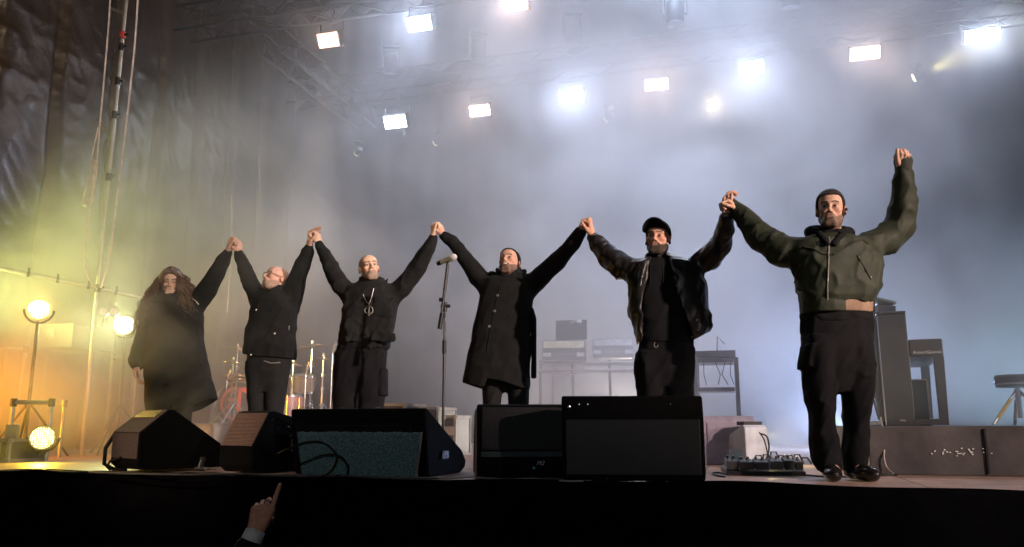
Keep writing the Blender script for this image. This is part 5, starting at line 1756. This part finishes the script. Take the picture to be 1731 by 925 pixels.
flight_case('black case on the floor at the left edge', -30, 32, 742, 775, 7.2, .4, zbase=ZS)
flight_case('tall black case behind the scaffold frames, left edge', -60, 30, 590, 700, 9.6, .6, zbase=ZS)

# ------------------------------------------------------------------ keyboards in the fog
def synth(label, u0, u1, v, Y, h_px, tilt, m, strip):
    p, q = at(u0, v, Y), at(u1, v, Y); w = q[0] - p[0]; h = h_px * Y / FPX
    t = thing('keyboard', label, 'keyboard', ((p[0] + q[0]) / 2, Y, p[2]), SANG * .5, 'keyboards on the far stand')
    rx = Matrix.Rotation(R(tilt), 3, 'X')
    g = G(); g.box((0, .16, 0), (w, .32, h), None); g.build('body', m, t, bevel=.008)
    g = G(); g.box((0, -.006, h * .28), (w * .96, .008, h * .34)); g.build('rear_strip', strip, t)
    g = G()
    for sx in (-1, 1): g.box((sx * w * .39, -.006, -h * .22), (w * .18, .008, h * .2))
    g.build('connector_panel', M_WHITE, t)
    g = G(); 
    for k in range(9): g.lathe([(.008, 0), (.008, .012)], 8, (-w * .2 + w * .05 * k, -.004, -h * .22), ry)
    g.build('socket', M_STEEL, t)
    return t
M_CREAM = mat('cream_panel', (.80, .76, .52), .5); M_GREYP = mat('grey_panel', (.7, .7, .72), .5)
KY = 10.0
synth('keyboard with a cream strip along its back, beside the long overcoat', 917, 989, 592, KY, 34, 0, mat('synth_body', (.10, .10, .11), .5), M_CREAM)
synth('keyboard with a pale speckled back, next to the man in the cap', 1002, 1070, 588, KY, 32, 0, mat('synth_body2', (.22, .22, .23), .5), M_GREYP)
p, q = at(905, 614, KY + .05), at(1085, 614, KY + .05)
t = thing('keyboard_stand', 'long tiered stand carrying the two foggy keyboards', 'stand', ((p[0] + q[0]) / 2, KY + .1, ZS), SANG * .5)
w = q[0] - p[0]; hz = p[2] - ZS
g = G()
for y in (-.08, .22):
    for z in (hz, hz - .09): g.tube([(-w / 2, y, z), (w / 2, y, z)], .016, 8)
g.build('rail', M_ALU, t, smooth=True)
for sx in (-.46, -.15, .2, .46):
    G().tube([(sx * w, .07, hz + .05), (sx * w, .07, .02)], .018, 8).build('leg', M_DARKMETAL, t, smooth=True)
g = G()
for sx in (-.46, .46): g.box((sx * w, .07, .012), (.06, .5, .024))
g.build('foot', M_DARKMETAL, t)
g = G()
for sx in (-.40, -.05, .10, .42): g.tube([(sx * w, -.05, hz), (sx * w, -.02, hz + .11)], .012, 6)
g.build('tier_bracket', M_ALU, t)
m0 = at(966, 574, KY + .05)
t = thing('monitor_screen', 'dark screen standing above the cream striped keyboard', 'screen', m0, SANG)
g = G(); g.box((0, 0, .12), (.40, .03, .25)); g.build('panel', M_BLACK, t, bevel=.006)
g = G(); g.box((0, .03, -.02), (.10, .10, .06)); g.build('stand', M_BLACK, t)
t = thing('desk_lamp', 'small pale lamp on top of the dark foggy screen', 'lamp', at(980, 544, KY), 0)
g = G(); g.tube([(0, 0, -.03), (.0, 0, .0), (-.06, 0, .01), (-.12, 0, -.02)], .006, 6); g.build('arm', M_STEEL, t)
g = G(); g.lathe([(.001, .03), (.028, .015), (.03, -.01), (.001, -.02)], 14); g.build('head', M_WHITE, t, smooth=True)
# small stand with a bright tray under the first keyboard
t = thing('instrument_stand', 'chrome folding stand glinting below the cream striped keyboard', 'stand', ground_pt(935, 9.7, ZS))
z1 = at(935, 635, 9.7)[2] - ZS
g = G(); g.tube([(0, 0, .3), (0, 0, z1)], .012, 8); g.tube([(-.05, 0, z1 + .1), (.10, 0, z1 + .05)], .012, 8); g.tube([(.25, 0, z1 + .05), (.36, 0, z1 + .02), (.36, 0, z1 + .12)], .010, 8); g.tube([(0, 0, z1), (.36, 0, z1 + .02)], .010, 8)
g.build('pole', M_STEEL, t, smooth=True)
for k in range(3): G().tube([(0, 0, .34), (.28 * math.cos(k * 2.1), .28 * math.sin(k * 2.1), .01)], .010, 6).build('leg', M_STEEL, t)

# open steel rack
RY = 8.4
p, q = at(1176, 722, RY), at(1246, 605, RY); w = q[0] - p[0]; h = q[2] - ZS
t = thing('equipment_rack', 'open grey steel rack on the right of the man in the cap', 'rack', ((p[0] + q[0]) / 2, RY, ZS), SANG)
M_RACK = mat('rack_steel', (.12, .12, .14), .5, metal=.3)
g = G()
for sx in (-1, 1):
    for y in (0, .5): g.box((sx * (w / 2 - .02), y, h / 2), (.045, .045, h))
g.build('post', M_RACK, t, bevel=.003)
for vv in (609, 658, 709):
    z = at(1200, vv, RY)[2] - ZS
    g = G(); g.box((0, .25, z), (w - .095, .48, .04)); g.build('shelf', M_RACK, t, bevel=.003)
g = G(); z = at(1200, 601, RY)[2] - ZS
g.box((0, .25, z + .02), (w * .9, .4, .07)); g.tube([(.02, .2, z + .05), (.03, .2, z + .22), (.10, .2, z + .14)], .007, 6); g.build('top_tray', M_RACK, t)
for k, x in enumerate((-.12, .0, .1, .16)):
    zt = at(1200, 612, RY)[2] - ZS; zb = at(1200, 655, RY)[2] - ZS
    g = G(); g.tube([(x, .05, zt), (x + .05 * math.sin(k * 2), .02, (zt + zb) / 2), (x + .02, .05, zb + .03)], .005, 6); g.build('hanging_wire', M_RUBBER, t)
G().lathe([(.001, -.05), (.045, -.04), (.06, 0), (.05, .03), (.001, .035)], 16, (-.13, .0, at(1190, 716, RY)[2] - ZS)).build('bulb', M_WHITE, t, smooth=True)

# side-fill wedges in the haze right of the rack
t = wedge('mauve side-fill speaker sloping down in the haze behind the biggest monitor', (1190, 786), -12, .42, [(.0, .0), (.0, .36), (.05, .40), (.40, .20), (.46, .10), (.46, 0)], False)
for ch in list(t.children): ch.data.materials[0] = mat('dusty_mauve', (.30, .26, .33), .8)
g = G(); g.box((.21, -.004, .19), (.34, .008, .30)); g.build('back_plate', mat('dusty_mauve2', (.27, .235, .30), .7), t)
t['group'] = 'side-fill speakers'
t = wedge('pale grey side-fill speaker in front of the yellow lit haze', (1262, 790), 8, .19, [(.0, .0), (-.0, .30), (.04, .325), (.30, .25), (.40, .06), (.40, 0)], False)
for ch in list(t.children): ch.data.materials[0] = mat('pale_grey_paint', (.52, .55, .62), .6)
g = G(); g.box((.095, .12, .335), (.15, .14, .03)); g.build('top_handle', M_BLACK, t)
t['group'] = 'side-fill speakers'
spot('floor_lamp', at(1296, 745, 6.9), at(1345, 742, 6.6), 45, (1.0, 0.80, 0.35), 110, 1.0, 0.05)
cable('thin black cables arching off the pale side-fill speaker', [at(1285, 733, 6.1), at(1296, 738, 6.08), at(1300, 755, 6.05), at(1297, 772, 6.0), at(1290, 786, 5.95)], .006)
cable('second thin cable hanging off the pale side-fill speaker', [at(1283, 731, 6.12), at(1291, 742, 6.1), at(1296, 760, 6.06), at(1299, 780, 6.0)], .005)

# ------------------------------------------------------------------ pedalboard
c = floorpt(1296, 804.5)
t = thing('pedalboard', 'long black pedalboard crowded with effect boxes and leads, left of the bomber man\'s feet', 'pedalboard', c, -.10)
g = G(); g.box((0, .14, .022), (.50, .26, .036), Matrix.Rotation(R(6), 3, 'X')); g.build('board', M_BLACK, t, bevel=.004)
rr = random.Random(11)
for k, (x, w_, hh, cc) in enumerate([(-.205, .075, .055, (.03, .03, .032)), (-.115, .09, .05, (.02, .02, .022)), (-.02, .085, .05, (.05, .045, .05)), (.075, .08, .055, (.09, .08, .085)), (.155, .06, .06, (.03, .03, .03)), (.215, .05, .05, (.02, .02, .02))]):
    g = G(); g.box((x, .08, .045 + hh / 2), (w_, .12, hh), Matrix.Rotation(R(9), 3, 'X'))
    o = g.build('effect_pedal', mat('pedal_paint_%d' % k, cc, .4), t, bevel=.005)
    g = G()
    for q_ in (-.25, .25): g.lathe([(.009, 0), (.009, .016), (.004, .018)], 8, (x + q_ * w_, .12, .05 + hh))
    g.lathe([(.008, 0), (.008, .012)], 8, (x, .045, .045 + hh)); g.build('knob', M_STEEL, o)
g = G(); g.box((-.155, .19, .13), (.085, .012, .065), Matrix.Rotation(R(-24), 3, 'X')); g.tube([(-.155, .17, .06), (-.155, .19, .11)], .008, 6); g.build('small_screen', M_GREYP, t)
for k in range(7):
    x = -.05 + .05 * k; hh = rr.uniform(.10, .15)
    G().tube([(x, .12, .07), (x + .015, .14, hh), (x + .05, .15, hh), (x + .07, .13, .07)], .0055, 6).build('patch_lead', M_RUBBER, t, smooth=True)
cable('black lead trailing left from the pedalboard across the boards', [floorpt(1226, 806, .006), floorpt(1212, 804, .006), floorpt(1204, 800, .006), floorpt(1216, 799, .006), floorpt(1232, 803, .006)], .0055)
cable('thin lead running right from the pedalboard behind the bomber man\'s shoes', [floorpt(1362, 803, .006), floorpt(1385, 805, .006), floorpt(1420, 806, .006), floorpt(1466, 806, .006), floorpt(1500, 803, .006), floorpt(1518, 803, .006)], .0055)

# ------------------------------------------------------------------ riser, piano and stool on the right
r0 = st_of(floorpt(1474, 803)); rh = .315
g = G(); g.box((r0[0] + 3.4, r0[1] + 2.0, rh / 2), (6.8, 3.9, rh))
o = tag(stage_obj(g, 'keyboard_riser', mat('riser_board', (.060, .052, .052), .85, var=.45, nscale=4, bump=.3, bscale=30), bevel=.008), 'long low dark riser under the piano on the right', 'riser')
for k in range(5):
    g = G(); g.box((r0[0] + .7 + 1.4 * k, r0[1] + .043, rh / 2), (.012, .02, rh * .9))
    q = stage_obj(g, 'panel_joint', M_BLACK); q.parent = o; q.location = (0, 0, 0); q.rotation_euler = (0, 0, 0)
g = G(); rr = random.Random(21)
for k in range(26):
    s_ = r0[0] + .42 + rr.gauss(.10, .10); g.box((s_, r0[1] + .046, .15 + rr.gauss(0, .014)), (.010, .006, .006))
q = stage_obj(g, 'sticker_residue', M_WHITE); q.parent = o; q.location = (0, 0, 0); q.rotation_euler = (0, 0, 0)
RT = ZS + rh
PY = 6.35
M_PIANO = mat('piano_black', (.030, .026, .027), .38, bump=.05)
p0 = at(1499, 720, PY); pw = (at(1540, 650, PY)[0] - p0[0]) * .93; ph = at(1520, 532, PY)[2] - RT
t = thing('upright_piano', 'black upright digital piano seen from its end with white lettering', 'piano', (p0[0], PY, RT), -.40)
def X(u): return (at(u, 650, PY)[0] - p0[0]) * .93
def Z(v): return at(1540, v, PY)[2] - RT
g = G(); g.box((pw / 2, .70, ph / 2), (pw, 1.40, ph)); g.build('cabinet', M_PIANO, t, bevel=.006)
g = G(); g.box((pw / 2 - .005, .70, ph + .010), (pw + .012, 1.42, .018)); g.build('top_lid', M_PIANO, t, bevel=.004)
kb0, kb1 = Z(604), Z(576)
g = G(); g.box(((pw + X(1594)) / 2 + .004, .70, (kb0 + kb1) / 2), (X(1594) - pw, 1.39, kb1 - kb0)); g.build('key_bed', M_PIANO, t, bevel=.008)
g = G(); g.box((X(1580), .7, kb1 + .004), (.13, 1.2, .012)); g.build('keys', M_WHITE, t)
for y in (.03, 1.36):
    g = G(); xb, xt = X(1597) - .03, X(1586)
    a = X(1578)
    g.add([(a, y - .03, kb0), (a + .075, y - .03, kb0), (a + .065, y - .03, 0.02), (a + .005, y - .03, .02), (a, y + .03, kb0), (a + .075, y + .03, kb0), (a + .065, y + .03, 0.02), (a + .005, y + .03, .02)], [(0, 1, 2, 3), (7, 6, 5, 4), (0, 4, 5, 1), (1, 5, 6, 2), (2, 6, 7, 3), (3, 7, 4, 0)])
    g.build('leg', M_PIANO, t, bevel=.004)
    g = G(); g.box((pw + (a + .06 - pw) / 2, y, .03), (a + .07 - pw, .07, .045)); g.build('foot_rail', M_PIANO, t, bevel=.004)
lettering('lettering', 'AvantGrand', .036, mat('white_lettering', (.75, .73, .70), .5), t, ((X(1548) + X(1590)) / 2, -.0085 + .003, Z(598)), (R(90), 0, 0), .001, .76)
lettering('small_lettering', 'YELE', .020, mat('white_lettering', (.75, .73, .70), .5), t, (X(1520), -.003, Z(711)), (R(90), 0, 0), .001)
pb = thing('flight_case', 'brown edged case standing under the piano keyboard', 'case', (at(1557, 700, PY + .55)[0], PY + .75, RT), 0, 'flight cases')
hc_ = at(1557, 643, PY + .55)[2] - RT
g = G(); g.box((0, 0, hc_ / 2), (.17, .35, hc_)); g.build('panel', M_BLACKROUGH, pb, bevel=.004)
g = G(); g.box((0, -.16, hc_ + .006), (.175, .04, .012)); g.box((.088, -.165, hc_ / 2), (.014, .03, hc_)); g.build('edge_trim', mat('brown_trim', (.35, .20, .12), .5), pb)
# laptop on the piano
lp = thing('laptop', 'open laptop with a red brown lid and bright screen on top of the piano', 'laptop', (at(1535, 545, PY)[0], PY + .5, RT + ph + .02), R(8))
g = G(); g.box((-.02, 0, .010), (.20, .30, .018)); g.build('base', M_GREYP, lp, bevel=.003)
ang = Matrix.Rotation(R(18), 3, 'Y')
g = G(); g.box((.075, 0, -.015), (.014, .30, .16), ang); g.build('lid', mat('red_brown_lid', (.25, .09, .07), .5), lp, bevel=.003)
g = G(); g.box((.086, 0, -.018), (.003, .28, .13), ang); g.build('screen', emit('laptop_screen', (.85, .9, 1.0), 1.6), lp)
# bits hanging off the left of the piano
st0 = at(1490, 700, PY + .35)
t = thing('keyboard_rack_stand', 'dark pole stand with hanging leads, left end of the piano', 'stand', (st0[0], PY + .35, RT))
hs = at(1490, 505, PY + .35)[2] - RT
g = G(); g.tube([(0, 0, 0.02), (0, 0, hs)], .022, 10); g.tube([(.0, 0, hs * .62), (.06, 0, hs * .62)], .014, 8); g.build('pole', M_DARKMETAL, t, smooth=True)
g = G(); g.box((0.02, 0, .02), (.20, .32, .035)); g.build('foot', M_BLACK, t, bevel=.006)
g = G(); g.box((.045, .0, hs * .32), (.05, .14, hs * .62)); g.build('side_panel', M_BLACKROUGH, t, bevel=.004)
rr = random.Random(4)
for k in range(6):
    x = -.035 - .008 * k; zt = hs * rr.uniform(.45, .8)
    G().tube([(0, -.03, zt), (x, -.05, zt * .8), (x - .015, -.05, zt * .4), (x + .02, -.06, .05)], .005, 6).build('hanging_lead', M_RUBBER, t, smooth=True)
tb = thing('small_keyboard', 'small pale keyboard tilted on the stand beside the bomber jacket', 'keyboard', at(1494, 508, PY + .3), R(-8))
g = G(); g.box((.0, .15, .0), (.19, .36, .022), Matrix.Rotation(R(16), 3, 'Y')); g.build('body', mat('pale_shell', (.52, .54, .50), .4), tb, bevel=.006)
g = G(); g.box((.02, .15, -.075), (.14, .30, .07), Matrix.Rotation(R(8), 3, 'Y')); g.build('mount_box', mat('blue_grey_box', (.14, .16, .20), .5), tb, bevel=.004)
cable('pale twisted leads hanging from the piano down to the boards', [at(1489, 706, PY - .3), at(1492, 722, 5.85), at(1497, 745, 5.5), at(1494, 770, 5.42), at(1499, 790, 5.40), at(1510, 801, 5.36)], .006, mat('pale_lead', (.30, .25, .22), .5))
# stool at the right edge
sp = at(1727, 720, 6.3)
t = thing('drum_stool', 'black round stool with yellow taped chrome legs at the right edge', 'stool', (sp[0], 6.3, RT))
hz = at(1727, 645, 6.3)[2] - RT
g = G(); g.lathe([(.001, hz + .05), (.14, hz + .05), (.155, hz + .035), (.155, hz - .03), (.145, hz - .045), (.001, hz - .045)], 28); g.build('seat', M_BLACK, t, smooth=True)
g = G(); g.lathe([(.158, hz - .028), (.158, hz - .012), (.15, hz - .012)], 28, caps=False); g.build('seat_band', M_STEEL, t, smooth=True)
g = G(); g.tube([(0, 0, hz - .05), (0, 0, .06)], .017, 10); g.tube([(0, 0, hz - .12), (0, 0, hz - .06)], .026, 10); g.build('post', M_STEEL, t, smooth=True)
for k, a in enumerate((3.3, 5.2, 1.2)):
    q = Vector((math.cos(a), math.sin(a), 0))
    lg = G().tube([Vector((0, 0, .26)) + q * .02, q * .24 + Vector((0, 0, .012))], .012, 8).build('leg', M_STEEL, t, smooth=True)
    G().tube([Vector((0, 0, .20)) + q * .073, q * .20 + Vector((0, 0, .056))], .0145, 8).build('yellow_tape', mat('yellow_tape', (.62, .45, .12), .6), lg)

# ------------------------------------------------------------------ scaffold and straps on the left
SY = 8.9
pb_ = at(165, 490, SY)
t = thing('scaffold_pole', 'tall vertical scaffold tube with couplers in front of the plastic sheet', 'scaffold', (pb_[0], SY, ZS))
G().tube([(0, 0, 0), (0, 0, 7.6)], .0245, 10).build('tube', M_ALU, t, smooth=True)
for v in (60, 80, 138, 195, 300, 488):
    z = at(170, v, SY)[2] - ZS
    g = G(); g.tube([(0, 0, z - .045), (0, 0, z + .045)], .034, 10); g.tube([(0, -.0, z), (.075, -.02, z + .01)], .015, 6); g.build('coupler', M_DARKMETAL, t, smooth=True)
z = at(170, 60, SY)[2] - ZS
g = G(); g.tube([(0, 0, z - .04), (0, 0, z + .04)], .036, 10); g.build('red_tape', mat('red_tape', (.5, .04, .03), .5), t)
z = at(170, 25, SY)[2] - ZS
G().tube([(0, 0, z), (-.22, .05, z + .12)], .02, 8).build('brace', M_ALU, t)
z = at(170, 235, SY)[2] - ZS
G().tube([(-.02, 0, z), (-.24, .1, z + .30)], .018, 8).build('brace', M_ALU, t)
a, b = at(-60, 441, 8.3), at(335, 523, 9.5)
t = thing('scaffold_rail', 'slanting horizontal scaffold tube crossing the left side at shoulder height', 'scaffold', a)
G().tube([(0, 0, 0), b - a], .0245, 10).build('tube', M_ALU, t, smooth=True)
g = G()
for k in (.25, .37, .5, .62, .8):
    g = G(); q = (b - a) * k; g.tube([q - (b - a) * .006, q + (b - a) * .006], .034, 10); g.tube([q, q + np.array([0, 0, .07])], .012, 6); g.build('coupler', M_DARKMETAL, t)
a, b = at(250, 525, 9.4), at(440, 560, 10.6)
def frame(label, u0, u1, v0, v1, Y, r=.020, lean=0):
    p, q = at(u0, v1, Y), at(u1, v0, Y)
    t = thing('scaffold', label, 'scaffold', (p[0], Y, p[2]), .12, 'low scaffold frames on the left')
    w, h = q[0] - p[0], q[2] - p[2]
    for x in (0, w): G().tube([(x, 0, ZS - p[2]), (x, 0, h)], r, 8).build('upright', M_ALU, t, smooth=True)
    G().tube([(-.02, 0, h), (w + .02, 0, h)], r * 1.05, 8).build('top_bar', M_ALU, t, smooth=True)
    for x in (0, w): G().tube([(x, 0, h - .04), (x, 0, h + .035)], r * 1.5, 8).build('coupler', M_DARKMETAL, t)
    return t
f1 = frame('low square scaffold frame nearest the left edge', 12, 84, 680, 776, 7.5)
g = G(); g.box((.03, -.03, .25), (.10, .06, .12)); g.build('junction_box', mat('grey_box', (.30, .27, .16), .6), f1, bevel=.006)
g = G(); g.box((.09, -.02, .10), (.13, .06, .07)); g.build('socket_box', M_BLACK, f1, bevel=.004)
frame('low scaffold frame just behind the round yellow lamp', 40, 106, 682, 770, 8.2, .018)
frame('dim scaffold frame farther back beside the long haired performer', 178, 232, 604, 745, 9.3, .020)
frame('scaffold frame under the grey case at the left edge', -30, 40, 590, 740, 8.8, .020)
def strap(label, px, Y, r=.018, m=M_STRAP):
    P = [Vector(at(u, v, Y + dy)) for (u, v, dy) in px]; out = []
    for i in range(len(P) - 1):
        p0, p1, p2, p3 = P[max(i - 1, 0)], P[i], P[i + 1], P[min(i + 2, len(P) - 1)]
        for k in range(6):
            t_ = k / 6
            out.append(.5 * ((2 * p1) + (p2 - p0) * t_ + (2 * p0 - 5 * p1 + 4 * p2 - p3) * t_ ** 2 + (3 * p1 - p0 - 3 * p2 + p3) * t_ ** 3))
    out.append(P[-1])
    return tag(G().tube(out, r, 8, flat=.25).build('webbing_strap', m, smooth=True), label, 'strap', 'webbing straps on the left')
strap('long beige strap hanging left of the scaffold tube, kinked near its end', [(188, -60, 0), (185, 20, 0), (178, 110, 0), (168, 220, .0), (160, 320, 0), (149, 372, .05), (144, 420, .05), (147, 465, .0), (163, 488, 0)], 8.6)
strap('long beige strap hanging right of the scaffold tube', [(236, -60, 0), (229, 60, 0), (219, 160, 0), (207, 265, 0), (196, 350, 0), (190, 400, 0), (183, 445, 0), (170, 486, 0)], 8.6, .022)
strap('short doubled beige strap looping beside the left long strap', [(166, 215, 0), (156, 262, 0), (147, 310, 0), (139, 343, -.03), (147, 345, -.05), (156, 318, -.03), (160, 270, 0)], 8.55, .014)
strap('short pale strap hanging behind the joined hands on the left', [(392, 330, 0), (391, 420, 0), (387, 480, 0), (384, 530, .0)], 9.6, .018)
strap('faint pale strap hanging on the plastic sheet above the second performer', [(438, 262, 0), (439, 300, 0), (440, 335, 0), (438, 370, 0)], 10.3, .014)

# ------------------------------------------------------------------ someone in the audience
def audience():
    Y = 3.1
    W = at(432, 899, Y)
    base = np.array([at(395, 900, Y)[0] - .12, Y - .02, 0.0])
    fw = at(455, 830, Y) - W
    hd = hand(W, fw, (-.25, 1, 0), 1, .9, 1.02, .0, .9, curls=[.04, .80, .90, .95])
    el = at(380, 1010, Y - .05); sh = np.array([base[0] + .18, Y - .10, 1.27])
    C = np.array([base[0], Y - .06, 1.43]); H = Head(C, rot_head(180, 0, 0), .95)
    tor = [(.80, base[0], .16, Y - .05, .11), (1.00, base[0], .15, Y - .05, .10), (1.2, base[0], .18, Y - .05, .11), (1.30, base[0], .17, Y - .05, .09), (1.34, base[0], .08, Y - .05, .07)]
    L = H.prims() + [Loft(tor).prim(k=.03)] + chain([sh, el, W], [.045, .038, .026], .02)
    sh2 = np.array([base[0] - .18, Y - .06, 1.27]); e2 = sh2 + np.array([-.05, .0, -.27]); w2 = e2 + np.array([.02, .10, -.22])
    L += chain([sh2, e2, w2], [.045, .036, .026], .02) + hand(w2, (.0, .2, -1), (1, 0, 0), -1, .4, 1.0)
    for sx in (-1, 1): L += chain([(base[0] + sx * .09, Y - .05, .85), (base[0] + sx * .10, Y - .03, .45), (base[0] + sx * .10, Y - .05, .08)], [.075, .055, .04], .03) + [capsule((base[0] + sx * .10, Y - .06, .05), (base[0] + sx * .11, Y + .1, .035), .04, .035, k=.02)]
    o = sdf_object('person', L + hd, .0045, SKIN, None, base, None, H.colour((.52, .24, .16), None, 0))
    tag(o, 'audience member pointing one finger up from the dark below the stage edge', 'person')
    ax_ = (np.asarray(el) - W); ax_ /= np.linalg.norm(ax_)
    def rib(P, d): return d + .0012 * np.sin(np.arctan2((P - W) @ np.cross(ax_, [0, 1, 0]), (P - W) @ np.array([0, 1, 0])) * 34)
    k = sdf_object('cuff', [capsule(W + ax_ * .012, W + ax_ * .045, .038, .040), ellipsoid(W - ax_ * .02, (.030, .030, .030), None, 's', .004)], .004, mat('white_rib_knit', (.55, .50, .48), .95, bump=.4, bscale=300), o, base, rib)
    cj = chain([W + ax_ * .06, el, sh], [.046, .058, .070], .03) + [Loft(grow([(z + (.0 if z > .8 else 0), a, b, c, d) for z, a, b, c, d in tor], 1.0, .02)).prim(k=.03)] + chain([sh2, e2, w2], [.065, .055, .045], .03)
    sdf_object('jacket', cj, .011, C_COTTON, o, base, folds(.008, 9, 6))
    q, post = H.shell(.014, [-.10, -.05, .0, .04, .1], [.07, .06, .0, -.05, -.1], .004)
    sdf_object('hair', q, .008, C_HAIR, o, base, post)
    tr = []
    for sx in (-1, 1): tr += chain([(base[0] + sx * .09, Y - .05, .86), (base[0] + sx * .10, Y - .03, .45), (base[0] + sx * .10, Y - .05, .10)], [.10, .08, .07], .03)
    sdf_object('trousers', tr, .014, C_TWILL, o, base)
    # ring on the middle finger
    z = fw / np.linalg.norm(fw); n = np.array([-.25, 1, 0]); n = n - z * (n @ z); n /= np.linalg.norm(n); x = np.cross(n, z)
    c = W + (x * .008 + n * .012 + z * .105) * 1.02
    g = G(); g.tube([c + .0118 * (x * math.cos(a * .524) + z * math.sin(a * .524)) - base for a in range(13)], .0028, 6)
    r_ = g.build('ring', M_DARKMETAL, o)
audience()
